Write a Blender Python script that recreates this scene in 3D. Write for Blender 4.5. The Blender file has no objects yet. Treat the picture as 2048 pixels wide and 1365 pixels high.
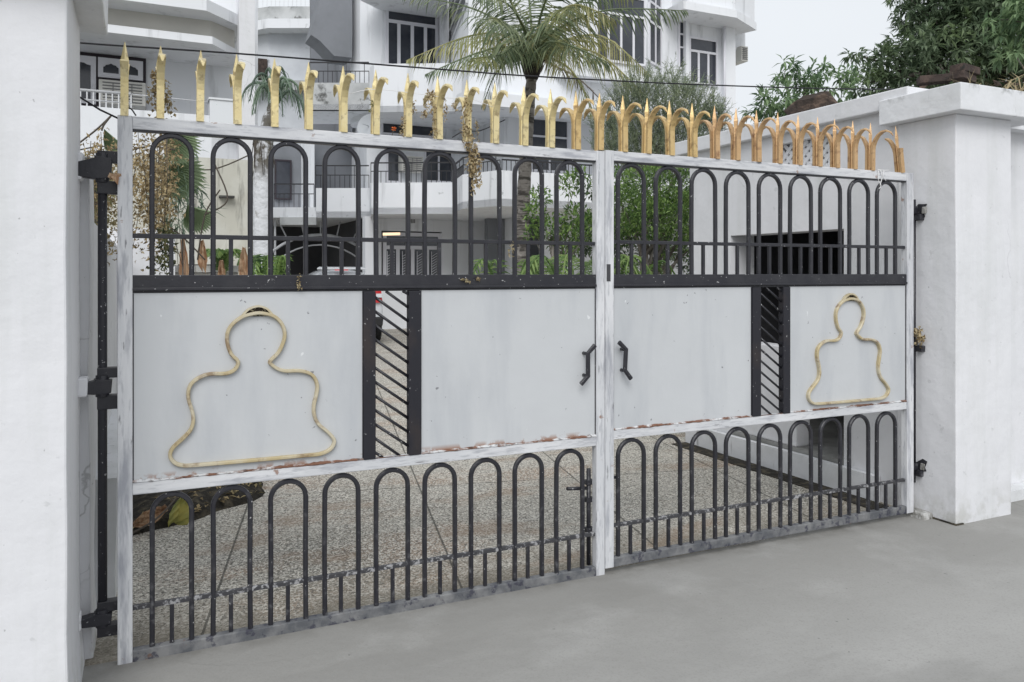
import bpy, math, random
from mathutils import Vector, Matrix, noise
random.seed(7)
SC = bpy.context.scene
COL = SC.collection
# ---------------------------------------------------------------- camera
YAW = math.radians(24.84)
CAM = Vector((0.091, -3.392, 1.5))
FW = Vector((math.sin(YAW), math.cos(YAW), 0)); RT = Vector((math.cos(YAW), -math.sin(YAW), 0))
FPX, CX, HY = 1586.0, 1024.0, 545.0
cd = bpy.data.cameras.new('camera'); cam = bpy.data.objects.new('camera', cd); COL.objects.link(cam)
cam.location = CAM; cam.rotation_euler = (math.pi/2, 0, -YAW)
cd.sensor_width = 36; cd.lens = 36*FPX/2048; cd.shift_y = -(682.5-HY)/2048; cd.clip_end = 2000; cd.clip_start = 0.05
SC.camera = cam
# ---------------------------------------------------------------- sky, sun, exposure
SUN_EL, SUN_AZ = math.radians(42), math.radians(206)      # behind the camera, a little to the left
w = bpy.data.worlds.new('World'); SC.world = w; w.use_nodes = True
nt = w.node_tree; nt.nodes.clear()
sky = nt.nodes.new('ShaderNodeTexSky'); sky.sky_type = 'NISHITA'; sky.sun_disc = False
sky.sun_elevation = SUN_EL; sky.sun_rotation = SUN_AZ; sky.dust_density = 4; sky.air_density = 1.0
hs = nt.nodes.new('ShaderNodeHueSaturation'); hs.inputs['Saturation'].default_value = 0.25
cl = nt.nodes.new('ShaderNodeTexNoise'); cl.inputs['Scale'].default_value = 1.6; cl.inputs['Detail'].default_value = 4
rp = nt.nodes.new('ShaderNodeMapRange'); rp.inputs[1].default_value = .3; rp.inputs[2].default_value = .7; rp.inputs[3].default_value = 7.6; rp.inputs[4].default_value = 8.6
cc = nt.nodes.new('ShaderNodeCombineColor')
mg = nt.nodes.new('ShaderNodeMath'); mg.operation = 'MULTIPLY'; mg.inputs[1].default_value = .955
mx = nt.nodes.new('ShaderNodeMix'); mx.data_type = 'RGBA'; mx.inputs[0].default_value = .86
bg = nt.nodes.new('ShaderNodeBackground'); bg.inputs[1].default_value = 0.092
ow = nt.nodes.new('ShaderNodeOutputWorld'); L = nt.links.new
L(sky.outputs[0], hs.inputs['Color']); L(cl.outputs[0], rp.inputs[0]); L(rp.outputs[0], mg.inputs[0])
mb_ = nt.nodes.new('ShaderNodeMath'); mb_.operation = 'MULTIPLY'; mb_.inputs[1].default_value = 1.05; L(rp.outputs[0], mb_.inputs[0])
L(mg.outputs[0], cc.inputs[0]); L(rp.outputs[0], cc.inputs[1]); L(mb_.outputs[0], cc.inputs[2])
L(hs.outputs[0], mx.inputs[6]); L(cc.outputs[0], mx.inputs[7]); L(mx.outputs[2], bg.inputs[0]); L(bg.outputs[0], ow.inputs[0])
sd = bpy.data.lights.new('sun', 'SUN'); sd.energy = 1.5; sd.angle = math.radians(35); sd.color = (1, .99, .98)
so = bpy.data.objects.new('sun', sd); COL.objects.link(so)
# sky sun_rotation is measured clockwise from +Y
dv = Vector((math.sin(SUN_AZ)*math.cos(SUN_EL), math.cos(SUN_AZ)*math.cos(SUN_EL), math.sin(SUN_EL)))
so.rotation_euler = dv.to_track_quat('Z', 'Y').to_euler(); so.location = dv*20
SC.view_settings.view_transform = 'Standard'; SC.view_settings.look = 'None'; SC.view_settings.gamma = 1
SC.view_settings.exposure = 0.33
SC.render.engine = 'CYCLES'

# ---------------------------------------------------------------- measuring helpers: photo measurement -> world
def _ray(px): u = (px-CX)/FPX; return FW + RT*u
def onY(px, py, Y=0.0):
    r = _ray(px); t = (Y-CAM.y)/r.y; return Vector((CAM.x+r.x*t, Y, 1.5+t*(HY-py)/FPX))
def onX(px, py, X):
    r = _ray(px); t = (X-CAM.x)/r.x; return Vector((X, CAM.y+r.y*t, 1.5+t*(HY-py)/FPX))
def at(px, py, d):
    r = _ray(px); return Vector((CAM.x+r.x*d, CAM.y+r.y*d, 1.5+d*(HY-py)/FPX))
def xy(px, d): v = at(px, 545, d); return (v.x, v.y)

# ---------------------------------------------------------------- mesh builder
class MB:
    def __init__(s): s.v = []; s.f = []; s.sm = []
    def add(s, vs, fs, smooth=False):
        b = len(s.v); s.v += [Vector(p) for p in vs]; s.f += [tuple(i+b for i in f) for f in fs]; s.sm += [smooth]*len(fs); return s
    def box(s, x0, x1, y0, y1, z0, z1):
        if x0 > x1: x0, x1 = x1, x0
        if y0 > y1: y0, y1 = y1, y0
        if z0 > z1: z0, z1 = z1, z0
        return s.add([(x0,y0,z0),(x1,y0,z0),(x1,y1,z0),(x0,y1,z0),(x0,y0,z1),(x1,y0,z1),(x1,y1,z1),(x0,y1,z1)],
                     [(0,3,2,1),(4,5,6,7),(0,1,5,4),(1,2,6,5),(2,3,7,6),(3,0,4,7)])
    def prism(s, pts, z0, z1):
        n = len(pts)
        A = sum(pts[i][0]*pts[(i+1)%n][1]-pts[(i+1)%n][0]*pts[i][1] for i in range(n))
        if A < 0: pts = pts[::-1]
        zz0 = z0 if hasattr(z0, '__len__') else [z0]*n; zz1 = z1 if hasattr(z1, '__len__') else [z1]*n
        vs = [(p[0],p[1],zz0[i]) for i, p in enumerate(pts)]+[(p[0],p[1],zz1[i]) for i, p in enumerate(pts)]
        return s.add(vs, [tuple(range(n-1,-1,-1)), tuple(range(n,2*n))]+[(i,(i+1)%n,n+(i+1)%n,n+i) for i in range(n)])
    def ext(s, poly, d):
        """closed polygon of 3D points pushed along vector d (both caps)"""
        n = len(poly); d = Vector(d); vs = [Vector(p) for p in poly]; vs = vs+[p+d for p in vs]
        return s.add(vs, [tuple(range(n-1,-1,-1)), tuple(range(n,2*n))]+[(i,(i+1)%n,n+(i+1)%n,n+i) for i in range(n)])
    def wallstrip(s, pts, th, z0, z1):
        """vertical strip following a plan polyline, th thick to its left"""
        n = len(pts); off = []
        for i in range(n):
            a = Vector(pts[max(i-1,0)]); b = Vector(pts[min(i+1,n-1)]); c = Vector(pts[i])
            d1 = (c-a).normalized() if i > 0 else (b-c).normalized(); d2 = (b-c).normalized() if i < n-1 else d1
            m = (d1+d2).normalized(); nn = Vector((-m.y, m.x)); k = th/max(.5, nn.dot(Vector((-d1.y, d1.x))))
            off.append(c+nn*k)
        return s.prism([tuple(p) for p in pts]+[tuple(p) for p in off[::-1]], z0, z1)
    def bar(s, a, b, wx, wy, up=(0,0,1)):
        a = Vector(a); b = Vector(b); t = (b-a).normalized(); u = Vector(up)
        if abs(t.dot(u)) > .95: u = Vector((0,1,0))
        sx = t.cross(u).normalized()*wx/2; sy = t.cross(sx).normalized()*wy/2
        return s.add([a-sx-sy,a+sx-sy,a+sx+sy,a-sx+sy,b-sx-sy,b+sx-sy,b+sx+sy,b-sx+sy],
                     [(0,1,2,3),(7,6,5,4),(0,4,5,1),(1,5,6,2),(2,6,7,3),(3,7,4,0)])
    def sweep(s, pts, secs, side, closed=False, smooth=False, cap=True):
        """sweep a section (list of (a,b) or one list per point) along pts; 'side' is the constant side axis"""
        n = len(pts); side = Vector(side); vs = []; m = None
        for i in range(n):
            p = Vector(pts[i]); a = Vector(pts[(i-1)%n] if closed or i else pts[0]); b = Vector(pts[(i+1)%n] if closed or i < n-1 else pts[-1])
            t = (b-a).normalized(); nn = t.cross(side).normalized(); sec = secs[i] if isinstance(secs[0][0], (list, tuple)) else secs
            m = len(sec)
            for (q, r) in sec: vs.append(p+side*q+nn*r)
        fs = []
        for i in range(n if closed else n-1):
            for j in range(m):
                i2 = (i+1)%n; fs.append((i*m+j, i*m+(j+1)%m, i2*m+(j+1)%m, i2*m+j))
        if not closed and cap: fs += [tuple(range(m-1,-1,-1)), tuple(range((n-1)*m, n*m))]
        return s.add(vs, fs, smooth)
    def tube(s, pts, r, n=8, smooth=True, closed=False):
        rs = r if hasattr(r, '__len__') else [r]*len(pts); vs = []; N = len(pts)
        prev = None
        for i in range(N):
            p = Vector(pts[i]); a = Vector(pts[(i-1)%N] if closed or i else pts[0]); b = Vector(pts[(i+1)%N] if closed or i < N-1 else pts[-1])
            t = (b-a); t = t.normalized() if t.length > 1e-9 else Vector((0,0,1))
            if prev is None:
                u = Vector((0,0,1)) if abs(t.z) < .9 else Vector((1,0,0)); u = (u-t*u.dot(t)).normalized()
            else:
                u = prev-t*prev.dot(t); u = u.normalized() if u.length > 1e-6 else Vector((1,0,0))
            prev = u; w_ = t.cross(u)
            for k in range(n):
                an = 2*math.pi*k/n; vs.append(p+(u*math.cos(an)+w_*math.sin(an))*rs[i])
        fs = [(i*n+k, i*n+(k+1)%n, ((i+1)%N)*n+(k+1)%n, ((i+1)%N)*n+k) for i in range(N if closed else N-1) for k in range(n)]
        s.add(vs, fs, smooth)
        if not closed:
            b = len(s.v)-len(vs); s.f += [tuple(b+k for k in range(n-1,-1,-1)), tuple(b+(N-1)*n+k for k in range(n))]; s.sm += [False]*2
        return s
    def lathe(s, c, prof, n=20, smooth=True):
        vs = []; m = len(prof)
        for (r, z) in prof:
            for k in range(n):
                a = 2*math.pi*k/n; vs.append((c[0]+r*math.cos(a), c[1]+r*math.sin(a), c[2]+z))
        fs = [(i*n+k, i*n+(k+1)%n, (i+1)*n+(k+1)%n, (i+1)*n+k) for i in range(m-1) for k in range(n)]
        fs += [tuple(range(n-1,-1,-1)), tuple(range((m-1)*n, m*n))]
        return s.add(vs, fs, smooth)
    def build(s, name, m, parent=None, bevel=0, loc=None, label=None):
        me = bpy.data.meshes.new(name)
        if loc is None:
            if parent: loc = parent['_w']
            else:
                xs = [p.x for p in s.v]; ys = [p.y for p in s.v]; loc = ((min(xs)+max(xs))/2, (min(ys)+max(ys))/2, min(p.z for p in s.v))
        lv = Vector(loc)
        me.from_pydata([tuple(p-lv) for p in s.v], [], s.f); me.polygons.foreach_set('use_smooth', s.sm)
        me.materials.append(m); me.update()
        o = bpy.data.objects.new(name, me); COL.objects.link(o)
        o['_w'] = tuple(lv)
        if parent:
            o.parent = parent; o.location = lv-Vector(parent['_w'])
        else: o.location = lv
        if label: o['label'] = label
        if bevel:
            b = o.modifiers.new('bevel', 'BEVEL'); b.width = bevel; b.segments = 2; b.limit_method = 'ANGLE'; b.angle_limit = math.radians(35)
        return o
def tag(o, label, cat, group=None):
    o['label'] = label; o['category'] = cat
    if group: o['group'] = group
    return o
def thing(name, label, cat, loc, group=None):
    o = bpy.data.objects.new(name, None); COL.objects.link(o); o.location = loc; o['_w'] = tuple(loc); o.empty_display_size = .2
    return tag(o, label, cat, group)
def structure(o): o['kind'] = 'structure'; return o

# ---------------------------------------------------------------- materials
def mat(name, col, rough=.6, metal=0, layers=(), bump=None, spec=.3, coord='pos', leaf=0, jitter=None, coat=0):
    """layers: dict(col, scale, lo, hi, amt, stretch, detail, zlo, zhi, kind)"""
    m = bpy.data.materials.new(name); m.use_nodes = True; t = m.node_tree; N = t.nodes; K = t.links.new
    b = N['Principled BSDF']; out = N['Material Output']
    b.inputs['Roughness'].default_value = rough; b.inputs['Metallic'].default_value = metal
    b.inputs['Specular IOR Level'].default_value = spec; b.inputs['Coat Weight'].default_value = coat
    g = N.new('ShaderNodeNewGeometry'); P = g.outputs['Position']
    rgb = N.new('ShaderNodeRGB'); rgb.outputs[0].default_value = (*col, 1); cur = rgb.outputs[0]
    if jitter:
        hsv = N.new('ShaderNodeHueSaturation'); K(cur, hsv.inputs['Color'])
        mr = N.new('ShaderNodeMapRange'); K(g.outputs['Random Per Island'], mr.inputs[0]); mr.inputs[3].default_value = 1-jitter; mr.inputs[4].default_value = 1+jitter
        K(mr.outputs[0], hsv.inputs['Value']); cur = hsv.outputs[0]
    for ly in layers:
        mp = N.new('ShaderNodeMapping'); mp.inputs['Scale'].default_value = ly.get('stretch', (1,1,1)); K(P, mp.inputs[0])
        off = ly.get('off', 0); mp.inputs['Location'].default_value = (off, off*1.7, off*.6)
        if ly.get('kind') == 'island':
            fac = g.outputs['Random Per Island']
        elif ly.get('kind') == 'chips':
            tx = N.new('ShaderNodeTexVoronoi'); tx.inputs['Scale'].default_value = ly['scale']; K(mp.outputs[0], tx.inputs['Vector'])
            sp = N.new('ShaderNodeSeparateColor'); K(tx.outputs['Color'], sp.inputs[0]); fac = sp.outputs[0]
        elif ly.get('kind') == 'crack':
            wn = N.new('ShaderNodeTexNoise'); wn.inputs['Scale'].default_value = 4; wn.inputs['Detail'].default_value = 6; K(mp.outputs[0], wn.inputs['Vector'])
            vm = N.new('ShaderNodeMix'); vm.data_type = 'RGBA'; vm.inputs[0].default_value = .22; K(mp.outputs[0], vm.inputs[6]); K(wn.outputs['Color'], vm.inputs[7])
            tx = N.new('ShaderNodeTexVoronoi'); tx.feature = 'DISTANCE_TO_EDGE'; tx.inputs['Scale'].default_value = ly['scale']; K(vm.outputs[2], tx.inputs['Vector'])
            mk = N.new('ShaderNodeTexNoise'); mk.inputs['Scale'].default_value = .9; mk.inputs['Detail'].default_value = 1; K(mp.outputs[0], mk.inputs['Vector'])
            gt = N.new('ShaderNodeMapRange'); K(mk.outputs[0], gt.inputs[0]); gt.inputs[1].default_value = .54; gt.inputs[2].default_value = .62
            ct = N.new('ShaderNodeMapRange'); K(tx.outputs['Distance'], ct.inputs[0]); ct.inputs[1].default_value = 0; ct.inputs[2].default_value = ly.get('w', .006); ct.inputs[3].default_value = 1; ct.inputs[4].default_value = 0
            mm = N.new('ShaderNodeMath'); mm.operation = 'MULTIPLY'; K(gt.outputs[0], mm.inputs[0]); K(ct.outputs[0], mm.inputs[1]); fac = mm.outputs[0]
        else:
            tx = N.new('ShaderNodeTexNoise'); tx.inputs['Scale'].default_value = ly['scale']; tx.inputs['Detail'].default_value = ly.get('detail', 5)
            tx.inputs['Roughness'].default_value = ly.get('nr', .6); K(mp.outputs[0], tx.inputs['Vector']); fac = tx.outputs[0]
        mr = N.new('ShaderNodeMapRange'); K(fac, mr.inputs[0]); mr.inputs[1].default_value = ly.get('lo', .5); mr.inputs[2].default_value = ly.get('hi', .7)
        mr.inputs[4].default_value = ly.get('amt', 1); f = mr.outputs[0]
        if 'zlo' in ly:    # only below / near a height: wear, rust, damp, or contact shade painted in
            sx = N.new('ShaderNodeSeparateXYZ'); K(P, sx.inputs[0]); zr = N.new('ShaderNodeMapRange'); K(sx.outputs[ly.get('axis', 2)], zr.inputs[0])
            zr.inputs[1].default_value = ly['zlo']; zr.inputs[2].default_value = ly['zhi']; zr.inputs[3].default_value = 1; zr.inputs[4].default_value = 0
            mu = N.new('ShaderNodeMath'); mu.operation = 'MULTIPLY'; K(f, mu.inputs[0]); K(zr.outputs[0], mu.inputs[1]); f = mu.outputs[0]
        mi = N.new('ShaderNodeMix'); mi.data_type = 'RGBA'; K(f, mi.inputs[0]); K(cur, mi.inputs[6]); mi.inputs[7].default_value = (*ly['col'], 1); cur = mi.outputs[2]
    m['_n'] = 1
    K(cur, b.inputs['Base Color'])
    if bump:
        tx = N.new('ShaderNodeTexNoise'); tx.inputs['Scale'].default_value = bump[0]; tx.inputs['Detail'].default_value = 6; K(P, tx.inputs['Vector'])
        bp = N.new('ShaderNodeBump'); bp.inputs['Strength'].default_value = bump[1]; bp.inputs['Distance'].default_value = bump[2] if len(bump) > 2 else .01
        K(tx.outputs[0], bp.inputs['Height']); K(bp.outputs[0], b.inputs['Normal'])
    if leaf:
        tr = N.new('ShaderNodeBsdfTranslucent'); K(cur, tr.inputs[0]); ms = N.new('ShaderNodeMixShader'); ms.inputs[0].default_value = leaf
        K(b.outputs[0], ms.inputs[1]); K(tr.outputs[0], ms.inputs[2]); K(ms.outputs[0], out.inputs[0])
    return m
D = dict
WH = (.66,.68,.71)
M = {}
M['plaster'] = mat('white_lime_plaster', (.7,.702,.722), .85, layers=[
    D(col=(.62,.63,.65), scale=1.2, lo=.35, hi=.75, amt=.5), D(col=(.3,.3,.28), scale=5, lo=.66, hi=.8, amt=.45, zlo=.05, zhi=.6, off=3),
    D(col=(.28,.28,.28), scale=38, lo=.735, hi=.76, amt=.6, detail=2), D(col=(.5,.52,.5), scale=3, lo=.5, hi=.8, amt=.5, stretch=(2,2,.2), off=6),
    D(kind='crack', col=(.25,.25,.25), scale=1.1, lo=0, hi=1, amt=.6, w=.004, off=2), D(col=(.4,.4,.36), scale=9, lo=.45, hi=.62, amt=.6, zlo=.02, zhi=.22, off=5),
    D(col=(.42,.43,.43), scale=14, lo=.66, hi=.7, amt=.35, detail=8, off=12)], bump=(5,.6,.02))
M['plaster_cap'] = mat('weathered_coping_plaster', (.7,.71,.73), .9, layers=[
    D(col=(.5,.51,.5), scale=2.5, lo=.45, hi=.7, amt=.5), D(col=(.08,.085,.07), scale=9, lo=.56, hi=.68, amt=.8, zlo=2.61, zhi=2.55, off=1, axis=2),
    D(col=(.2,.2,.19), scale=6, lo=.62, hi=.72, amt=.6, stretch=(3,3,.35))], bump=(14,.5,.012))
M['house'] = mat('house_white_paint', (.76,.775,.8), .85, layers=[D(col=(.66,.675,.7), scale=.5, lo=.4, hi=.75, amt=.5),
    D(col=(.36,.37,.38), scale=1.6, lo=.56, hi=.72, amt=.6, stretch=(2.5,2.5,.3), detail=8), D(col=(.2,.21,.21), scale=2.6, lo=.66, hi=.72, amt=.5, detail=9, off=7)], bump=(6,.15))
M['house_grey'] = mat('house_grey_render', (.22,.23,.25), .9, layers=[D(col=(.14,.15,.16), scale=.8, lo=.4, hi=.7, amt=.6)], bump=(6,.15))
M['aged'] = mat('aged_mouldy_render', (.5,.51,.51), .9, layers=[D(col=(.3,.31,.31), scale=1.3, lo=.42, hi=.62, amt=.7),
    D(col=(.06,.06,.055), scale=2.2, lo=.58, hi=.66, amt=.85, detail=8)], bump=(8,.4))
M['cream'] = mat('cream_stained_wall_paint', (.5,.49,.43), .88, layers=[D(col=(.62,.62,.58), scale=1.6, lo=.45, hi=.65, amt=.7),
    D(col=(.12,.115,.1), scale=2.2, lo=.57, hi=.68, amt=.85, stretch=(2.6,2.6,.35), detail=8)], bump=(10,.4))
M['soffit'] = mat('cream_balcony_render', (.56,.545,.5), .9, layers=[D(col=(.42,.41,.38), scale=1.2, lo=.4, hi=.7, amt=.5)])
def worn(n, st):
    return mat(n, (.56,.57,.59), .5, layers=[D(col=(.68,.685,.7), scale=7, lo=.45, hi=.6, amt=.7, stretch=st),
        D(col=(.25,.26,.3), scale=9, lo=.52, hi=.66, amt=.75, stretch=st, detail=9, off=4), D(col=(.1,.1,.11), scale=26, lo=.65, hi=.7, amt=.7, stretch=st, detail=4, off=2), D(col=(.24,.12,.07), scale=13, lo=.66, hi=.7, amt=.8, detail=9, off=14), D(col=(.33,.34,.37), scale=38, lo=.54, hi=.64, amt=.55, stretch=st, detail=7, off=17)], bump=(60,.3,.003), spec=.4)
M['worn_v'] = worn('worn_white_metal_paint', (2.2,2.2,.3)); M['worn_h'] = worn('worn_white_rail_paint', (.35,2.2,2.6))
M['seam'] = mat('rusty_weld_seam', (.6,.61,.62), .7, layers=[D(col=(.17,.07,.035), scale=11, lo=.43, hi=.52, amt=.95, detail=8), D(col=(.05,.035,.03), scale=30, lo=.55, hi=.65, amt=.7)], bump=(120,.8,.004))
M['panel'] = mat('grey_white_sheet_metal_paint', (.5,.515,.53), .55, layers=[D(col=(.545,.56,.575), scale=1.1, lo=.35, hi=.7, amt=.8, stretch=(1,1,.6)),
    D(col=(.37,.39,.42), scale=2.6, lo=.48, hi=.78, amt=.7, stretch=(1.6,1,.35), off=5), D(col=(.13,.13,.14), scale=30, lo=.715, hi=.74, amt=.75, detail=3),
    D(col=(.75,.76,.77), scale=17, lo=.72, hi=.735, amt=.6, detail=2, stretch=(1,1,.6), off=8),
    D(col=(.27,.13,.07), scale=12, lo=.5, hi=.56, amt=.85, zlo=.7, zhi=.722, detail=8, off=2)], bump=(2.4,.45,.02), spec=.4)
M['black'] = mat('black_gloss_paint', (.016,.016,.022), .4, layers=[D(col=(.035,.035,.04), scale=12, lo=.4, hi=.7, amt=.6),
    D(col=(.5,.5,.5), scale=75, lo=.71, hi=.73, amt=.8, detail=2), D(col=(.2,.2,.21), scale=22, lo=.56, hi=.72, amt=.6, zlo=.25, zhi=.75, detail=8, off=3)], bump=(50,.3,.003), spec=.5)
M['black_low'] = mat('scuffed_black_crossbar', (.05,.05,.055), .5, layers=[D(col=(.38,.38,.39), scale=45, lo=.53, hi=.6, amt=.8, detail=8), ], bump=(60,.4,.003))
M['dusty'] = mat('dusty_bottom_rail_paint', (.1,.105,.115), .7, layers=[D(col=(.25,.25,.25), scale=10, lo=.4, hi=.65, amt=.8), D(col=(.04,.04,.06), scale=25, lo=.55, hi=.62, amt=.8), D(col=(.15,.07,.04), scale=14, lo=.66, hi=.72, amt=.7)], bump=(60,.5,.004))
M['post'] = mat('black_panel_post_paint', (.02,.02,.026), .5, layers=[D(col=(.045,.035,.032), scale=6, lo=.5, hi=.7, amt=.7, stretch=(1,1,.5)), D(col=(.4,.4,.4), scale=60, lo=.71, hi=.73, amt=.7, detail=2)], bump=(40,.3,.003))
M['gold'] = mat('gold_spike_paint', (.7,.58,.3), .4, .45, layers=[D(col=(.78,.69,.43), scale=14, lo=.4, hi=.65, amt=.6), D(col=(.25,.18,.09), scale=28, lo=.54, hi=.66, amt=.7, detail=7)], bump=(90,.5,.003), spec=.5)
M['gold_refl'] = mat('gold_spike_paint_reflection_tint', (.56,.36,.18), .42, .4, layers=[D(col=(.62,.43,.24), scale=14, lo=.4, hi=.65, amt=.6), D(col=(.25,.12,.06), scale=28, lo=.54, hi=.66, amt=.7, detail=7)], bump=(90,.5,.003), spec=.5)  # same gold paint, with the orange cast of reflected light put into its colour
M['gold_mid'] = mat('gold_spike_paint_mid_reflection', (.63,.46,.22), .4, .45, layers=[D(col=(.66,.47,.2), scale=14, lo=.4, hi=.65, amt=.6), D(col=(.25,.15,.07), scale=28, lo=.54, hi=.66, amt=.7, detail=7)], bump=(90,.5,.003), spec=.5)  # in-between copy of the gold, reflection tint painted in
M['outline'] = mat('faded_gold_outline_paint', (.47,.39,.23), .5, .15, layers=[D(col=(.6,.56,.45), scale=9, lo=.4, hi=.6, amt=.7), D(col=(.2,.12,.07), scale=16, lo=.54, hi=.66, amt=.7)], bump=(70,.4,.003))
M['hair'] = mat('dark_perforated_metal', (.03,.022,.015), .7, layers=[D(col=(.4,.36,.25), scale=170, lo=.7, hi=.8, kind='chips')])
M['hinge'] = mat('black_hinge_steel', (.03,.03,.036), .5, layers=[D(col=(.6,.61,.63), scale=5, lo=.56, hi=.57, amt=1, stretch=(1,1,.4), detail=3, off=7), D(col=(.45,.45,.46), scale=80, lo=.68, hi=.7, amt=.8, detail=2)], bump=(50,.4,.004))
M['glass'] = mat('dark_window_glass', (.03,.034,.045), .12, spec=.6, layers=[D(col=(.07,.075,.09), scale=1.4, lo=.4, hi=.7, amt=.7)])
M['frame'] = mat('white_joinery_paint', (.7,.7,.74), .6)
M['bframe'] = mat('dark_brown_window_frame', (.035,.028,.035), .6)
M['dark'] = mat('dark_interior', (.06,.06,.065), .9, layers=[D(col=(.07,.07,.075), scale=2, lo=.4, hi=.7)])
M['rail'] = mat('black_railing_paint', (.03,.03,.033), .5)
M['wrail'] = mat('white_railing_paint', (.6,.61,.63), .5)
M['ac'] = mat('cream_appliance_plastic', (.6,.59,.55), .5); M['acg'] = mat('grey_louvre_plastic', (.17,.17,.17), .6)
M['lamp'] = mat('warm_lamp_glow', (1,.75,.5)); 
_b = M['lamp'].node_tree.nodes['Principled BSDF']; _b.inputs['Emission Color'].default_value = (1,.72,.45,1); _b.inputs['Emission Strength'].default_value = .8
M['car'] = mat('white_car_paint', (.62,.64,.67), .25, coat=.6, spec=.5); M['tyre'] = mat('tyre_rubber', (.02,.02,.021), .85); M['rim'] = mat('wheel_alloy', (.45,.46,.48), .3, .8)
M['red'] = mat('red_lamp_plastic', (.5,.015,.02), .2, spec=.6, coat=.5); M['bumper'] = mat('black_bumper_plastic', (.03,.03,.032), .6)
M['cable'] = mat('black_cable_sheath', (.015,.015,.018), .5)
M['bark'] = mat('grey_tree_bark', (.12,.105,.09), .95, layers=[D(col=(.24,.22,.2), scale=9, lo=.45, hi=.6, stretch=(1,1,.4)), D(col=(.03,.028,.022), scale=12, lo=.55, hi=.65)], bump=(25,.8,.03))
M['palmbark'] = mat('ringed_palm_bark', (.2,.185,.17), .95, layers=[D(col=(.055,.05,.045), scale=5, lo=.48, hi=.58, stretch=(.5,.5,4)), D(col=(.33,.31,.29), scale=9, lo=.55, hi=.7)], bump=(14,.9,.04))
M['palmdark'] = mat('dark_palm_sheath', (.035,.03,.028), .95, bump=(20,.9,.04))
M['trunkwash'] = mat('limewashed_trunk', (.6,.61,.63), .95, layers=[D(col=(.09,.08,.065), scale=5, lo=.5, hi=.58, zlo=2.75, zhi=2.5, detail=8, amt=.9), D(col=(.13,.12,.1), scale=14, lo=.4, hi=.55, zlo=2.75, zhi=2.5), D(col=(.3,.29,.27), scale=12, lo=.62, hi=.68, amt=.6)], bump=(16,.8,.03))
def leafm(n, a, b, c, fac=.25, rough=.5):
    fac = min(.5, fac*1.45); a, b, c = [tuple(min(.6, q*1.25) for q in z) for z in (a, b, c)]
    return mat(n, a, rough, layers=[D(kind='island', scale=1, lo=.25, hi=.75, col=b), D(scale=1.6, lo=.52, hi=.68, amt=.75, col=c, detail=2)], leaf=fac, jitter=.35, spec=.35)
M['palm'] = leafm('green_palm_leaflets', (.1,.14,.08), (.2,.24,.14), (.26,.26,.1), .3)
M['palmy'] = leafm('yellow_palm_leaflets', (.27,.27,.11), (.42,.4,.22), (.2,.22,.09), .3)
M['palmd'] = leafm('dead_palm_leaflets', (.13,.11,.09), (.24,.2,.17), (.07,.06,.055), .1)
M['mango'] = leafm('mango_leaves', (.08,.12,.07), (.17,.22,.14), (.17,.23,.1), .34, .38)
M['young'] = leafm('young_tree_leaves', (.12,.19,.1), (.23,.32,.17), (.08,.14,.08), .3)
M['feather'] = leafm('feathery_grey_green_leaves', (.15,.19,.13), (.28,.32,.2), (.17,.22,.17), .3)
M['bush'] = leafm('bush_leaves', (.09,.17,.05), (.22,.32,.1), (.05,.08,.045), .28)
M['bushd'] = leafm('dark_bush_leaves', (.05,.085,.045), (.12,.17,.08), (.03,.045,.035), .2)
M['fern'] = leafm('bright_fern_leaves', (.12,.21,.07), (.24,.33,.12), (.09,.15,.06), .35)
M['oleander'] = leafm('slender_grey_green_leaves', (.12,.17,.13), (.2,.27,.19), (.1,.14,.1), .25)
M['dryvine'] = leafm('dried_vine_leaves', (.2,.15,.08), (.38,.3,.17), (.11,.12,.05), .15, .8)
M['garland'] = leafm('dried_garland_petals', (.25,.18,.09), (.42,.35,.22), (.13,.12,.07), .1, .85)
M['darkvine'] = leafm('dark_creeper_leaves', (.05,.06,.03), (.14,.14,.06), (.03,.035,.02), .15, .8)
M['fan'] = leafm('pleated_green_leaf', (.17,.24,.13), (.26,.32,.2), (.33,.32,.18), .3)
M['dryleaf'] = mat('dry_brown_leaf', (.33,.19,.11), .8, layers=[D(col=(.5,.36,.24), scale=14, lo=.45, hi=.6, stretch=(3,3,.4))], leaf=.15)
M['yellowleaf'] = mat('yellow_green_leaf', (.42,.37,.1), .6, layers=[D(col=(.24,.27,.09), scale=5, lo=.45, hi=.6), D(col=(.2,.13,.05), scale=11, lo=.62, hi=.7)], leaf=.25)
M['drygrass'] = mat('dry_grass', (.4,.33,.2), .9, jitter=.4, leaf=.1)
M['stone'] = mat('dark_garden_stone', (.06,.06,.058), .9, layers=[D(col=(.15,.15,.14), scale=8, lo=.5, hi=.7)], bump=(16,.8,.03))
M['soil'] = mat('damp_garden_soil', (.03,.027,.022), .95, layers=[D(col=(.1,.085,.06), scale=14, lo=.5, hi=.65)], bump=(25,.9,.03))
M['brick'] = mat('old_dark_brick', (.05,.038,.034), .95, layers=[D(col=(.09,.065,.055), scale=9, lo=.45, hi=.65), D(col=(.03,.028,.025), scale=15, lo=.55, hi=.65)], bump=(20,.9,.02))
M['rubble'] = mat('brown_roof_rubble', (.045,.034,.028), .95, layers=[D(col=(.12,.085,.065), scale=6, lo=.5, hi=.62, stretch=(1,1,2.5)), D(col=(.025,.02,.018), scale=8, lo=.52, hi=.65)], bump=(14,1,.04))
M['pot'] = mat('white_planter_paint', (.6,.6,.58), .8, layers=[D(col=(.4,.4,.37), scale=4, lo=.45, hi=.65, amt=.7)])
M['tank'] = mat('white_box_paint', (.68,.7,.72), .5, layers=[D(col=(.02,.2,.16), scale=5, lo=.7, hi=.71)])
M['redcloth'] = mat('red_plastic_bag', (.22,.02,.025), .5, bump=(20,.5,.02))
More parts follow.
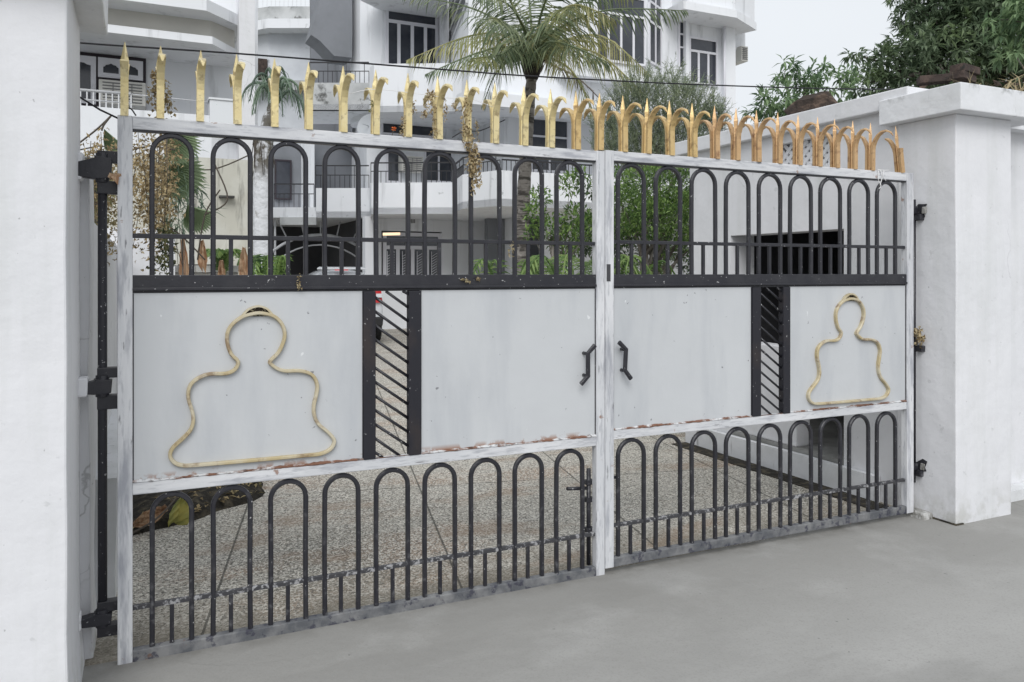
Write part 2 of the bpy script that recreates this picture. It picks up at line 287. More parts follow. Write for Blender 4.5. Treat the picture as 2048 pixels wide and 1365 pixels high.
M['thread'] = mat('white_thread', (.8,.8,.8), .8); M['stick'] = mat('dry_twig', (.1,.085,.07), .9)
M['orange'] = mat('orange_petals', (.7,.17,.04), .6)
M['mortar'] = mat('grey_mortar', (.3,.295,.28), .95, layers=[D(col=(.5,.5,.49), scale=20, lo=.5, hi=.6), D(col=(.12,.115,.1), scale=14, lo=.55, hi=.65)], bump=(40,.8,.01))
M['dish'] = mat('grey_dish_metal', (.4,.42,.44), .4)
# road and drive
M['road'] = mat('smooth_grey_cement_road', (.315,.312,.3), .85, layers=[D(col=(.375,.371,.358), scale=.8, lo=.42, hi=.6, amt=.8, stretch=(.5,1.3,1), detail=4),
    D(col=(.26,.257,.247), scale=.9, lo=.53, hi=.57, amt=.4, stretch=(.35,1.2,1), off=5), D(col=(.22,.215,.2), scale=120, lo=.5, hi=.7, amt=.35, detail=2),
    D(col=(.22,.218,.208), scale=2.2, lo=.5, hi=.8, amt=.5, detail=7, off=9), D(col=(.12,.12,.12), scale=24, lo=.735, hi=.75, amt=.6, detail=2),
    D(kind='crack', col=(.13,.13,.125), scale=.55, lo=0, hi=1, amt=.7, w=.003, off=8), D(col=(.24,.235,.22), scale=2, lo=.3, hi=.5, amt=.6, zlo=-.3, zhi=-1.2, axis=1), D(col=(.14,.135,.12), scale=6, lo=.4, hi=.62, amt=.7, zlo=.02, zhi=-.12, axis=1, detail=8), D(col=(.38,.37,.35), scale=60, lo=.7, hi=.73, amt=.5, detail=3)], bump=(18,.35,.008))  # dark band at the gate line: dirt with contact shade painted in
def drive_mat():
    m = mat('exposed_aggregate_concrete', (.42,.39,.34), .75, layers=[D(col=(.4,.39,.36), scale=1.1, lo=.5, hi=.62, amt=.5, detail=6, off=2), D(col=(.36,.24,.16), scale=1.3, lo=.52, hi=.64, amt=.6, stretch=(.6,1.6,1), off=11),
        D(col=(.22,.21,.18), scale=.9, lo=.54, hi=.7, amt=.6, detail=7, off=21),
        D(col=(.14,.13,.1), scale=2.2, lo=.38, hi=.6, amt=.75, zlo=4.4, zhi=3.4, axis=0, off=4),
        D(kind='chips', scale=115, col=(.78,.75,.68), lo=.55, hi=.65, amt=.8), D(kind='chips', scale=125, col=(.1,.095,.085), lo=.74, hi=.84, off=3, amt=.85),
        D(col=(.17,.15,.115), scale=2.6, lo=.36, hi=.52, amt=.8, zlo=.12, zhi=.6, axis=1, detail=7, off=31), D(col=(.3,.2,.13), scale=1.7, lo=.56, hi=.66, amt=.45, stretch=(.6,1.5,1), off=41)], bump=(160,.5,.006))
    t = m.node_tree; N = t.nodes; K = t.links.new; b = N['Principled BSDF']; src = b.inputs['Base Color'].links[0].from_socket
    g = [n for n in N if n.type == 'NEW_GEOMETRY'][0]; sx = N.new('ShaderNodeSeparateXYZ'); K(g.outputs['Position'], sx.inputs[0])
    def ma(op, a, c):
        n = N.new('ShaderNodeMath'); n.operation = op
        for i, q in enumerate((a, c)):
            if isinstance(q, (int, float)): n.inputs[i].default_value = q
            else: K(q, n.inputs[i])
        return n.outputs[0]
    def line(expr, period, wd):
        f = ma('FRACT', ma('DIVIDE', expr, period), 0); f = ma('ABSOLUTE', ma('SUBTRACT', f, .5), 0)
        return ma('GREATER_THAN', f, .5-wd/period)
    c1 = ma('SUBTRACT', ma('SUBTRACT', sx.outputs[0], ma('MULTIPLY', sx.outputs[1], .21)), .28)
    ln = ma('MAXIMUM', line(c1, 1.15, .006), line(ma('ADD', sx.outputs[1], ma('MULTIPLY', sx.outputs[0], .21)), 2.3, .006))
    mi = N.new('ShaderNodeMix'); mi.data_type = 'RGBA'; K(ma('MULTIPLY', ln, .75), mi.inputs[0]); K(src, mi.inputs[6]); mi.inputs[7].default_value = (.05,.048,.04,1); K(mi.outputs[2], b.inputs['Base Color'])
    return m
M['drive'] = drive_mat()

# ================================================================ GROUND
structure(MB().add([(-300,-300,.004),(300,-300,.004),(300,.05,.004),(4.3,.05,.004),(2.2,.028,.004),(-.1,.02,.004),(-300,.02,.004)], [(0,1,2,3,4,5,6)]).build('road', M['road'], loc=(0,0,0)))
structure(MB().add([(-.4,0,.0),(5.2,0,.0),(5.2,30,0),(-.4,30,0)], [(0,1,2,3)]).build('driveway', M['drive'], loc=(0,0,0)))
structure(MB().add([(-300,0,-.004),(300,0,-.004),(300,400,-.004),(-300,400,-.004)], [(0,1,2,3)]).build('ground', mat('far_ground', (.2,.195,.18), .9, layers=[D(col=(.1,.12,.07), scale=.3, lo=.45, hi=.6)]), loc=(0,0,0)))
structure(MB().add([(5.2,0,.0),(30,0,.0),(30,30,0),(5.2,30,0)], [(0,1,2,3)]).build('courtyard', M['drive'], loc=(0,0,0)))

# ================================================================ GATE PILLARS AND WALLS
def rough_box(mb, x0, x1, y0, y1, z0, z1, n=(3,3,14), amp=.006, seed=0, flare=0):
    """plastered block: subdivided sides with small unevenness; optional spread at the foot"""
    nx, ny, nz = n
    def P(x, y, z):
        v = Vector((x*2.2+seed, y*2.2, z*2.2)); k = amp
        dx = (noise.noise(v)*k); dy = noise.noise(v+Vector((9,0,0)))*k
        e = flare*max(0, 1-(z-z0)/.35)**2 if flare else 0
        sx = (1 if x > (x0+x1)/2 else -1)*e; sy = (1 if y > (y0+y1)/2 else -1)*e
        return (x+dx+sx, y+dy+sy, z)
    def ring(z):
        r = [(x0+(x1-x0)*i/nx, y0) for i in range(nx)]+[(x1, y0+(y1-y0)*i/ny) for i in range(ny)]
        r += [(x1-(x1-x0)*i/nx, y1) for i in range(nx)]+[(x0, y1-(y1-y0)*i/ny) for i in range(ny)]
        return [P(a, b, z) for a, b in r]
    vs = []; m = 2*(nx+ny)
    for k in range(nz+1): vs += ring(z0+(z1-z0)*k/nz)
    fs = [(k*m+i, k*m+(i+1)%m, (k+1)*m+(i+1)%m, (k+1)*m+i) for k in range(nz) for i in range(m)]
    fs += [tuple(range(m-1,-1,-1)), tuple(range(nz*m, nz*m+m))]
    return mb.add(vs, fs)
# left pillar
pl = thing('gate_pillar', 'white plastered gate pillar cut by the left edge, with rough coping overhead', 'pillar', (-.4,-.2,0), 'gate pillars')
rough_box(MB(), -.68, -.137, -.476, .1, -.02, 2.455, amp=.005, seed=3, flare=.02).build('pillar_shaft', M['plaster'], pl, bevel=.008)
rough_box(MB(), -.78, -.045, -.58, .2, 2.455, 2.61, n=(6,6,2), amp=.012, seed=8).build('coping', M['plaster_cap'], pl, bevel=.006)
rough_box(MB(), -.66, -.105, .1, .42, -.02, 1.93, n=(2,3,10), amp=.01, seed=13, flare=.012).build('pillar_back', M['plaster'], pl, bevel=.006)
# right pillar
pr = thing('gate_pillar', 'white plastered gate pillar standing right of the gate, with overhanging slab cap', 'pillar', (4.7,0,0), 'gate pillars')
rough_box(MB(), 4.444, 4.955, -.239, .16, -.02, 2.44, amp=.004, seed=23).build('pillar_shaft', M['plaster'], pr, bevel=.006)
rough_box(MB(), 4.362, 5.2, -.33, .24, 2.44, 2.6, n=(6,5,2), amp=.006, seed=28).build('coping', M['plaster_cap'], pr, bevel=.006)
MB().box(4.43,4.5,-.25,.16,-.01,.012).build('cracked_footing', M['soil'], pr)
# street walls running on from both pillars
sw = thing('boundary_wall', 'white street wall with mouldy foot just right of the right pillar', 'wall', (8,.2,0))
rough_box(MB(), 4.96, 12, .04, .25, -.02, 2.44, n=(12,1,8), amp=.012, seed=31).build('wall_face', M['plaster'], sw)
rough_box(MB(), 5.2, 12, -.06, .3, 2.44, 2.58, n=(12,1,1), amp=.01, seed=32).build('coping', M['plaster_cap'], sw)
MB().tube([(5.06,-.01,.12),(5.06,-.012,1.2),(5.065,-.01,2.43)], .028, 10).build('drain_pipe', M['plaster_cap'], sw)
rough_box(MB(), 4.97, 12, -.07, .04, -.01, .075, n=(12,1,1), amp=.02, seed=35).build('plinth', M['plaster_cap'], sw)
sl = thing('boundary_wall', 'white street wall running on left of the left pillar', 'wall', (-4,.2,0))
rough_box(MB(), -9, -.68, -.1, .12, -.02, 2.2, n=(10,1,6), amp=.012, seed=41).build('wall_face', M['plaster'], sl)
# side wall behind the hinge, with a low ledge
sd_ = thing('side_wall', 'white garden wall behind the left hinge post, under hanging dry creeper', 'wall', (-.3,3,0))
rough_box(MB(), -.36, -.115, .42, 6.2, -.02, 1.72, n=(1,14,9), amp=.012, seed=51).build('wall_face', M['plaster'], sd_)
rough_box(MB(), -.115, -.025, .62, 3.3, -.02, .57, n=(1,8,3), amp=.022, seed=52).build('ledge', M['plaster_cap'], sd_)

# ================================================================ THE GATE
BW, BD = .019, .022
def rsec(w, d, c=.004):
    w /= 2; d /= 2; return [(-d+c,-w),(d-c,-w),(d,-w+c),(d,w-c),(d-c,w),(-d+c,w),(-d,w-c),(-d,-w+c)]
def arch(mb, x0, x1, z0, zt, y, w=BW, d=BD):
    r = (x1-x0)/2-w/2; xc = (x0+x1)/2; n = 14; j = random.uniform(-.002,.002)
    pts = [(xc-r, y, z0), (xc-r+j, y, (z0+zt-r)/2), (xc-r, y, zt-w/2-r)]
    pts += [(xc-r*math.cos(math.pi*k/n), y, zt-w/2-r+r*math.sin(math.pi*k/n)) for k in range(1, n)]
    pts += [(xc+r, y, zt-w/2-r), (xc+r-j, y, (z0+zt-r)/2), (xc+r, y, z0)]
    return mb.sweep(pts, rsec(w, d), (0,1,0))
def spike(mb, x, z0, lean=0, broken=False, bent=0):
    """three flat bars: front bar curls to the street, middle one is the spear, rear bar curls inward"""
    w = .027
    def curl(sy, mbx):
        y0 = sy*.018; k_ = random.uniform(.9,1.08)*(1 if x < 2.6 else .84); pts = [(y0, 0), (y0, .07), (y0, .125), (y0+sy*.004, .15), (y0+sy*.017, .178), (y0+sy*.04*k_, .203), (y0+sy*.07*k_, .22), (y0+sy*.1*k_, .223), (y0+sy*.13*k_, .211), (y0+sy*.152*k_, .186)]
        if broken and sy > 0: pts = pts[:4]
        if bent and sy < 0: pts = pts[:(6 if x < 1 else 4)]
        if bent and sy > 0 and x > 1: pts = pts[:7]
        ws = [w]*4+[w, w*1.05, w*1.1, w*1.05, w*.75, w*.1]; ts = [.017]*4+[.014,.011,.009,.008,.006,.003]
        P3 = [(x, y, z0+z) for y, z in pts]
        secs = []
        for i in range(len(pts)):
            a = ws[i]/2; b = ts[i]/2; secs.append([(-a,-b),(a,-b),(a*.9,b),(0,b*1.5),(-a*.9,b)])
        mbx.sweep(P3, secs, (1,0,0))
    tmp = MB(); curl(-1, tmp)
    if not broken: curl(1, tmp)
    # spear: diamond blade
    zz = [0, .19, .215, .287]; hw = [w/2, w/2, w*.56, .0012]; hd = [.009, .009, .011, .0012]
    vs = []
    for z, a, b in zip(zz, hw, hd): vs += [(x-a, 0, z0+z), (x, -b, z0+z), (x+a, 0, z0+z), (x, b, z0+z)]
    fs = [(i*4+k, i*4+(k+1)%4, (i+1)*4+(k+1)%4, (i+1)*4+k) for i in range(3) for k in range(4)]+[(3,2,1,0),(12,13,14,15)]
    tmp.add(vs, fs)
    rt = Matrix.Translation((x,0,z0)) @ Matrix.Rotation(lean, 4, 'Y') @ Matrix.Rotation(random.uniform(-.05,.05), 4, 'Z') @ Matrix.Rotation(random.uniform(-.015,.015), 4, 'Y') @ Matrix.Translation((-x,0,-z0))
    tmp.v = [rt @ p for p in tmp.v]
    b = len(mb.v); mb.v += tmp.v; mb.f += [tuple(i+b for i in f) for f in tmp.f]; mb.sm += tmp.sm
# outline of the seated figure, measured on the left leaf
SIL = [(1072,510),(1130,450),(1165,380),(1178,320),(1165,260),(1130,210),(1080,180),(1000,165),(930,175),(870,195),(810,240),(775,290),(765,350),(775,410),(800,465),(845,512),
       (822,568),(760,597),(650,600),(580,620),(520,660),(492,710),(490,780),(515,860),(525,930),(505,1000),(450,1060),(385,1120),(360,1165),(365,1205),(400,1240),(450,1253),(520,1253),(900,1222),
       (1300,1185),(1430,1172),(1500,1140),(1530,1095),(1525,1060),(1480,1010),(1420,960),(1390,900),(1385,830),(1405,740),(1410,680),(1385,620),(1340,590),(1270,577),(1190,580),(1130,565),(1085,535)]
TOP = [(868,192),(895,160),(930,132),(990,116),(1045,132),(1075,160),(1098,188)]
def smooth_path(p, closed, sub=3):
    n = len(p); out = []
    for i in range(n if closed else n-1):
        a, b, c, d = (p[(i-1)%n] if closed or i else p[0]), p[i], p[(i+1)%n], (p[(i+2)%n] if closed or i < n-2 else p[-1])
        for k in range(sub):
            t = k/sub; out.append(.5*((2*b)+(c-a)*t+(2*a-5*b+4*c-d)*t*t+(3*b-a-3*c+d)*t**3))
    if not closed: out.append(p[-1])
    return out
def z2w(q): return onY(q[0]/3.592+240, q[1]/3.592+580, .0)
SILW = [z2w(q) for q in SIL]; TOPW = [z2w(q) for q in TOP]
XC_L = onY(515.6, 700).x; XC_R = onY(1696, 700).x

def leaf(root, x0, x1, st0, st1, zb, zt, arches_u, arches_l, pitch_w, posts, sgn, xs_spk, sil_dx, left):
    """x0,x1 outer; st0,st1 stile widths"""
    wv, wh = M['worn_v'], M['worn_h']
    ix0, ix1 = x0+st0, x1-st1
    MB().box(x0, ix0, -.022, .022, zb-.0, zt).build('stile', wv, root, bevel=.003)
    MB().box(ix1, x1, -.022, .022, (zb if left else zb), zt).build('stile', wv, root, bevel=.003)
    MB().box(ix0, ix1, -.02, .02, zt-.05, zt-.001).build('top_rail', wh, root, bevel=.003)
    MB().box(ix0, ix1, -.014, .018, zt-.0565, zt-.0505).build('rail_lip', M['black'], root)
    zm = .668 if left else .69
    MB().box(ix0, ix1, -.019, .02, zm-.024, zm+.022).build('middle_rail', wh, root, bevel=.003)
    MB().box(ix0, ix1, -.02, .02, zb+(.0 if left else .0), zb+.046).build('bottom_rail', M['dusty'], root, bevel=.004)
    # weld seam between panels and middle rail
    sm_ = MB(); n = 150; rnd = random.Random(5 if left else 6); pv = []
    for i in range(n+1):
        x = ix0+(ix1-ix0)*i/n
        if posts[0][0]-.0 < x < posts[1][1]: pv.append((x, .0008, .0)); continue
        h = .0035+.006*max(0, noise.noise(Vector((x*6, 3 if left else 9, 0)))+.15)+rnd.uniform(0,.003); pv.append((x, h, rnd.uniform(-.001,.002)))
    vs = []; zz = zm+.024
    for (x, h, o) in pv: vs += [(x,-.012-.003,zz-h+o),(x,-.02-h*.5,zz+o),(x,-.012,zz+h+o)]
    sm_.add(vs, [(i*3+k, (i+1)*3+k, (i+1)*3+k+1, i*3+k+1) for i in range(n) for k in range(2)]); sm_.build('weld_seam', M['seam'], root)
    # black band with its lip
    b = MB(); b.box(ix0, ix1, -.018, .012, 1.437, 1.489); b.box(ix0, ix1, -.026, -.0182, 1.429, 1.4405)
    b.box(ix0, ix1, -.010, .012, 1.418, 1.4285); b.build('band', M['black'], root, bevel=.002)
    # crossbars
    zu = 1.641 if left else 1.652; zl = .206 if left else .232
    MB().box(ix0, ix1, -.009, .009, zu-.009, zu+.009).build('crossbar', M['black'], root, bevel=.002)
    MB().box(ix0, ix1, -.009, .009, zl-.009, zl+.009).build('crossbar', M['black_low'], root, bevel=.002)
    for (lo, hi, cs) in ((1.489, zt-.0505, arches_u), (zb+.046, zm-.025, arches_l)):
        for c in cs:
            arch(MB(), c-pitch_w/2, c+pitch_w/2, lo-.002, hi-.004, .0).build('arch_bar', M['black'], root, bevel=0)
            zc = zu-.009 if lo > 1 else zl-.009
            jx = random.uniform(-.004,.004)
            MB().bar((c+jx,0,lo-.002), (c+jx,0,zc+.002), .016, .016).build('short_bar', M['black'], root, bevel=.002)
    # sheet panels
    (pa0, pa1), (pb0, pb1) = posts
    for (a, b_) in ((ix0, pa0), (pb1, ix1)):
        if a > b_: continue
        nn = 10; q = MB(); vs = []
        for j in range(nn+1):
            for i in range(nn+1):
                x = a+(b_-a)*i/nn; z = zm+.022+(1.419-zm-.022)*j/nn
                e = 0 if i in (0, nn) or j in (0, nn) else .0035*noise.noise(Vector((x*3, z*3, 4)))
                vs.append((x, -.011+e, z))
        q.add(vs, [(j*(nn+1)+i, j*(nn+1)+i+1, (j+1)*(nn+1)+i+1, (j+1)*(nn+1)+i) for j in range(nn) for i in range(nn)], True)
        q.add([(a,-.008,zm+.022),(b_,-.008,zm+.022),(b_,-.008,1.419),(a,-.008,1.419)], [(0,3,2,1)]); q.build('sheet_panel', M['panel'], root)
        for e0 in (a, b_-.004): MB().box(e0, e0+.004, -.014, -.006, zm+.03, 1.418).build('panel_edge', M['post'], root)
    for (a, b_) in posts: MB().box(a, b_, -.024, .016, zm+.022, 1.4178).build('panel_post', M['post'], root, bevel=.003)
    # diagonal rods between the two posts
    g0, g1 = pa1, pb0; wd = g1-g0; zz = 1.418+.1; step = .0615; SL = .8
    while zz > zm+.03:
        za, zb_ = zz, zz-wd*SL; xa, xb = g0-.004, g1+.012
        if za > 1.417: xa = g0+(za-1.417)/SL; za = 1.417
        if zb_ < zm+.022: xb = g0+(zz-(zm+.022))/SL; zb_ = zm+.022
        if xb-xa > .02: MB().tube([(xa,-.004,za),(xb,-.004,zb_)], .0065, 6).build('diagonal_rod', M['black'], root)
        zz -= step
    # gold outline of a seated figure
    if left: pass
    P = smooth_path([Vector((p.x+sil_dx, -.02, p.z+(0 if left else .012))) for p in SILW], True)
    MB().sweep(P, [(-.01,-.007),(.008,-.007),(.012,-.004),(.012,.004),(.008,.007),(-.01,.007)], (0,-1,0), closed=True, smooth=False).build('figure_outline', M['outline'], root)
    T = smooth_path([Vector((p.x+sil_dx, -.021, p.z+(0 if left else .012))) for p in TOPW], False)
    MB().sweep(T, [(-.009,-.004),(.009,-.004),(.009,.004),(-.009,.004)], (0,-1,0)).build('topknot', M['outline'], root)
    fill = [Vector((p.x, -.0135, p.z)) for p in T]; MB().ext(fill, (0,-.003,0)).build('topknot_mesh', M['hair'], root)
    for i, x in enumerate(xs_spk):
        k = MB(); u = x/4.3
        mt = M['gold'] if x < 1.95 else (M['gold_mid'] if x < 2.75 else M['gold_refl'])  # colour along the gate imitates the change in reflected light
        last = (not left) and i == len(xs_spk)-1
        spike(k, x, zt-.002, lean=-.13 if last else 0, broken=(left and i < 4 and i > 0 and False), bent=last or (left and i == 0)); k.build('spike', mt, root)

gl = thing('gate_leaf', 'left leaf of the white and black metal gate, with larger figure outline in view', 'gate', (0,0,0), 'leaves of the driveway gate')
auL = [.188+.2227*i for i in range(9)]
spk = [.009+.1428*i for i in range(30)]
spkm = [.009,.145,.29,.432,.578,.716,.862,1.002,1.15,1.293,1.433,1.571,1.721,1.863,2.007,2.137,2.278,2.419,2.565,2.709,2.857,2.996,3.143,3.293,3.441,3.592,3.729,3.869,4.012,4.267]
spkm = [s if 0 < i else .02 for i, s in enumerate(spkm)]
leaf(gl, -.004, 2.158, .052, .048, .0, 2.1, auL, auL, .162, [(.947,1.0),(1.15,1.206)], 1, [s for s in spkm if s < 2.06], 0, True)
gr = thing('gate_leaf', 'right leaf of the white and black metal gate, hinged on the right pillar', 'gate', (4.35,0,0), 'leaves of the driveway gate')
auR = [2.325+.2277*i for i in range(9)]
leaf(gr, 2.161, 4.36, .05, .058, .03, 2.106, auR, auR, .174, [(3.097,3.155),(3.315,3.366)], 1, [s for s in spkm if s > 2.06], XC_R-XC_L, False)
# mullion details: lock slot and drop bolt
MB().box(2.168,2.19,-.0235,-.0215,1.455,1.54).build('lock_slot', M['dark'], gl)
# handles: bent bar on two stand-offs
def handle(pts, so, root):
    P = [onY(a, b, -.055) for a, b in pts]; mb = MB()
    mb.sweep(P, rsec(.02,.018,.005), (0,1,0)).build('handle', M['black'], root)
    h = [c for c in COL.objects if c.name.startswith('handle')][-1]
    for (a, b) in so:
        e = onY(a, b, -.012); f = onY(a, b, -.012); f = Vector((f.x+.0, -.05, f.z)); MB().tube([e, f], .0085, 8).build('handle_foot', M['black'], h)
def handle2(root, pts, feet):
    P = [onY(a, b, -.055) for a, b in pts]
    h = MB().sweep(P, rsec(.022,.018,.005), (0,1,0)).build('handle', M['black'], root)
    for z in feet:
        x = min(P[1].x, 9); MB().tube([(x,-.011,z),(x,-.05,z)], .0085, 8).build('handle_foot', M['black'], h)
handle2(gl, [(1190,691),(1176,707),(1176,753),(1162,769)], [onY(1176,707,-.03).z, onY(1176,751,-.03).z])
handle2(gr, [(1238,685),(1252,699),(1250,741),(1262,758)], [onY(1250,699,-.03).z, onY(1250,741,-.03).z])
# drop bolt on the left leaf
def pxz(px, py, Y=.03): return onY(px, py, Y)
b0 = pxz(1178, 945, .03); bolt = MB(); bolt.tube([(b0.x,.034,pxz(1178,938,.03).z),(b0.x,.034,pxz(1178,1130,.03).z)], .011, 10)
bo = bolt.build('drop_bolt', M['black'], gl)
h0 = pxz(1134, 978, .03); MB().tube([(h0.x,.03,h0.z),(b0.x,.034,h0.z-.012)], .009, 8).build('bolt_handle', M['black'], bo)
for py in (965, 1000, 1060): z = pxz(1178, py, .03).z; MB().box(b0.x-.018, b0.x+.024, .02, .052, z-.011, z+.011).build('bolt_keeper', M['hinge'], bo)
b1 = pxz(1232, 957, .03); MB().tube([(2.14,.036,b1.z),(b1.x,.036,b1.z+.004)], .008, 8).build('slide_bolt', M['black'], gr)
# hinge posts: the pivot rods and straps belong to the leaves, the brackets to the pillars
hx = onY(205, 700, .03).x
rod = MB().tube([(hx,.03,.17),(hx,.03,1.1),(hx,.03,1.84)], .0165, 14).build('hinge_rod', M['hinge'], gl)
for (z0, z1) in ((1.92,1.965),(1.8,1.85),(1.095,1.135),(.975,1.03),(.2,.24),(.105,.15)):
    MB().box(hx-.018, .0, .012, .05, z0, z1).build('hinge_strap', M['black'], gl, bevel=.003)
for (z0, z1) in ((1.855,1.945),(1.035,1.094),(.155,.199)):
    o = MB(); h_ = z1-z0; o.ext([(-.15,.0,z0+h_*.1),(-.085,.0,z0),(hx+.03,.0,z0+h_*.05),(hx+.034,.0,z1-h_*.1),(hx-.03,.0,z1),(-.08,.0,z1-h_*.1),(-.15,.0,z1-h_*.35)][::-1], (0,.05,0)); o.tube([(hx,.026,z0-.012),(hx,.026,z1+.012)], .024, 12); o.build('hinge_bracket', M['black'] if z0 > 1 else M['hinge'], pl, bevel=.006)
    rough_box(MB(), -.15, -.112, -.012, .062, z0-.006, z1+.008, n=(3,3,3), amp=.025, seed=z0*9).build('mortar_patch', M['plaster'], pl, bevel=.008)
hr = onY(1828, 700, .02).x
MB().tube([(hr,.02,.2),(hr,.02,1.95)], .011, 12).build('hinge_rod', M['black'], gr)
for z in (1.88, .3):
    bp_ = MB(); r5 = random.Random(int(z*50)); pg = [(4.4435-.004, -.0+.05*math.cos(q*.628)*(1+r5.uniform(-.5,.4)), z+.045*math.sin(q*.628)*(1+r5.uniform(-.5,.5))) for q in range(10)]
    bp_.ext(pg, (.003,0,0)); bp_.build('broken_plaster', M['hinge'], pr)
    rough_box(MB(), 4.436, 4.448, -.04, -.012, z-.02, z+.022, n=(2,3,4), amp=.025, seed=z*3+5).build('mortar_patch', M['mortar'], pr, bevel=.004)
for z in (1.88, 1.07, .3):
    MB().box(4.355, hr+.01, .0, .035, z-.02, z+.02).build('hinge_strap', M['black'], gr, bevel=.003)
    rough_box(MB(), hr-.004, 4.46, -.03, .03, z-.06, z-.022, n=(3,2,3), amp=.02, seed=z*5).build('hinge_bracket', M['black'], pr, bevel=.004)

# ================================================================ LEAF HELPERS
def rv(r=random): return Vector((r.gauss(0,1), r.gauss(0,1), r.gauss(0,1))).normalized()
def add_leaf(mb, p, d, up, ln, wd, fold=.25, bend=.25):
    """folded leaf: 6 quads in two halves, bending down"""
    d = d.normalized(); s = d.cross(up); s = s.normalized() if s.length > 1e-4 else Vector((1,0,0)); n = s.cross(d).normalized()
    m1 = p+d*ln*.45+n*ln*bend*.12; tip = p+d*ln-n*ln*bend*.5
    l = m1+s*wd/2+n*wd*fold; r = m1-s*wd/2+n*wd*fold
    mb.add([p, l, m1, r, tip], [(0,1,2),(0,2,3),(1,4,2),(2,4,3)])
def crown(clumps, n_per, ln, wd, seed, up_bias=.3, fill=.35, droop=0.0, tw=None, tuft=None):
    r = random.Random(seed); mb = MB()
    for (c, rad) in clumps:
        c = Vector(c); k = int(n_per*(rad if isinstance(rad, float) else sum(rad)/3)**2)
        rr = Vector((rad,rad,rad*.85)) if not hasattr(rad, '__len__') else Vector(rad)
        if tuft:
            nt_ = max(3, k//tuft)
            for _ in range(nt_):
                q = rv(r); q *= (fill+(1-fill)*r.random()**.4); tc = c+Vector((q.x*rr.x, q.y*rr.y, q.z*rr.z)); ax = (q.normalized()+Vector((0,0,up_bias))+rv(r)*.4).normalized()
                for j in range(tuft):
                    d = (ax*.4+rv(r)+Vector((0,0,-droop))).normalized(); add_leaf(mb, tc+d*ln*.08, d, (Vector((0,0,1))+rv(r)*.4).normalized(), ln*r.uniform(.65,1.15), wd*r.uniform(.7,1.2))
        else:
            for _ in range(k):
                q = rv(r); q *= (fill+(1-fill)*r.random()**.4); p = c+Vector((q.x*rr.x, q.y*rr.y, q.z*rr.z))
                d = (q.normalized()*.7+rv(r)*.8+Vector((0,0,up_bias-droop))).normalized(); add_leaf(mb, p, d, (Vector((0,0,1))+rv(r)*.5).normalized(), ln*r.uniform(.6,1.2), wd*r.uniform(.7,1.2))
    return mb
def limbs(base, top, r0, targets, seed, r1=None):
    r = random.Random(seed); mb = MB(); base = Vector(base); top = Vector(top)
    n = 8; P = [base.lerp(top, i/n)+Vector((r.uniform(-1,1), r.uniform(-1,1), 0))*r0*.5*(0 < i < n) for i in range(n+1)]
    r1 = r1 or r0*.55; mb.tube(P, [r0*(1.25 if i == 0 else 1)+(r1-r0)*i/n for i in range(n+1)], 10)
    for t in targets:
        t = Vector(t); s = P[r.choice([4,5,6,7,8])]; mid = s.lerp(t, .5)+Vector((r.uniform(-.1,.1), r.uniform(-.1,.1), r.uniform(.0,.2)))*(t-s).length*.4
        mb.tube([s, s.lerp(mid, .5), mid, mid.lerp(t, .5)+rv(r)*.03, t], [r1*.6, r1*.5, r1*.38, r1*.25, r1*.1], 6)
    return mb
def strand(mb, pts, n, ln, wd, spread, r):
    """hanging strand: leaves scattered along a line"""
    pts = [Vector(p) for p in pts]
    for _ in range(n):
        t = r.random()*(len(pts)-1); i = int(t); p = pts[i].lerp(pts[i+1], t-i)
        p = p+Vector((r.gauss(0,spread), r.gauss(0,spread), r.gauss(0,spread*.6))); d = (rv(r)+Vector((0,0,-.7))).normalized()
        add_leaf(mb, p, d, rv(r), ln*r.uniform(.6,1.3), wd*r.uniform(.6,1.3), .35, .5)

# ================================================================ CABLE
cp = [(-60,64),(158,86),(480,108),(880,139),(1100,155),(1460,172),(1800,179),(2300,176)]
CB = smooth_path([onY(a, b, .5) for a, b in cp], False, 5)
tag(MB().tube(CB, .0042, 8).build('overhead_cable', M['cable']), 'black cable sagging behind the gate spikes from wall to wall', 'cable')

# ================================================================ OUTBUILDING (right)
ob = thing('outbuilding', 'low white outbuilding behind the right pillar, with a wide dark opening', 'building', (5.5,1.4,0))
X0 = 4.455
def yz(px, py): v = onX(px, py, X0); return v.y, v.z
yo0, yo1 = .6, 1.765
ROOF = 2.66
wl = MB(); wl.box(X0, X0+.22, .16, yo0, 0, ROOF-.12); wl.box(X0, X0+.25, yo1, 2.09, 0, ROOF-.12)
wl.box(X0+.001, X0+.219, yo0, yo1, 1.8, 2.25)
JY0, JY1, JZ0, JZ1 = .63, 1.24, 2.25, 2.47
wl.box(X0+.001, X0+.219, yo0, JY0, 2.25, ROOF-.12); wl.box(X0+.001, X0+.219, JY1, yo1, 2.25, ROOF-.12); wl.box(X0+.001, X0+.219, JY0, JY1, JZ1, ROOF-.12)
wl.box(X0+.0, 7.6, 2.09, 2.3, 0, ROOF-.12); wl.build('wall', M['plaster'], ob)
lt = MB(); lt.box(X0+.05, X0+.14, JY0+.0, JY0+.02, JZ0, JZ1)
nd = 9
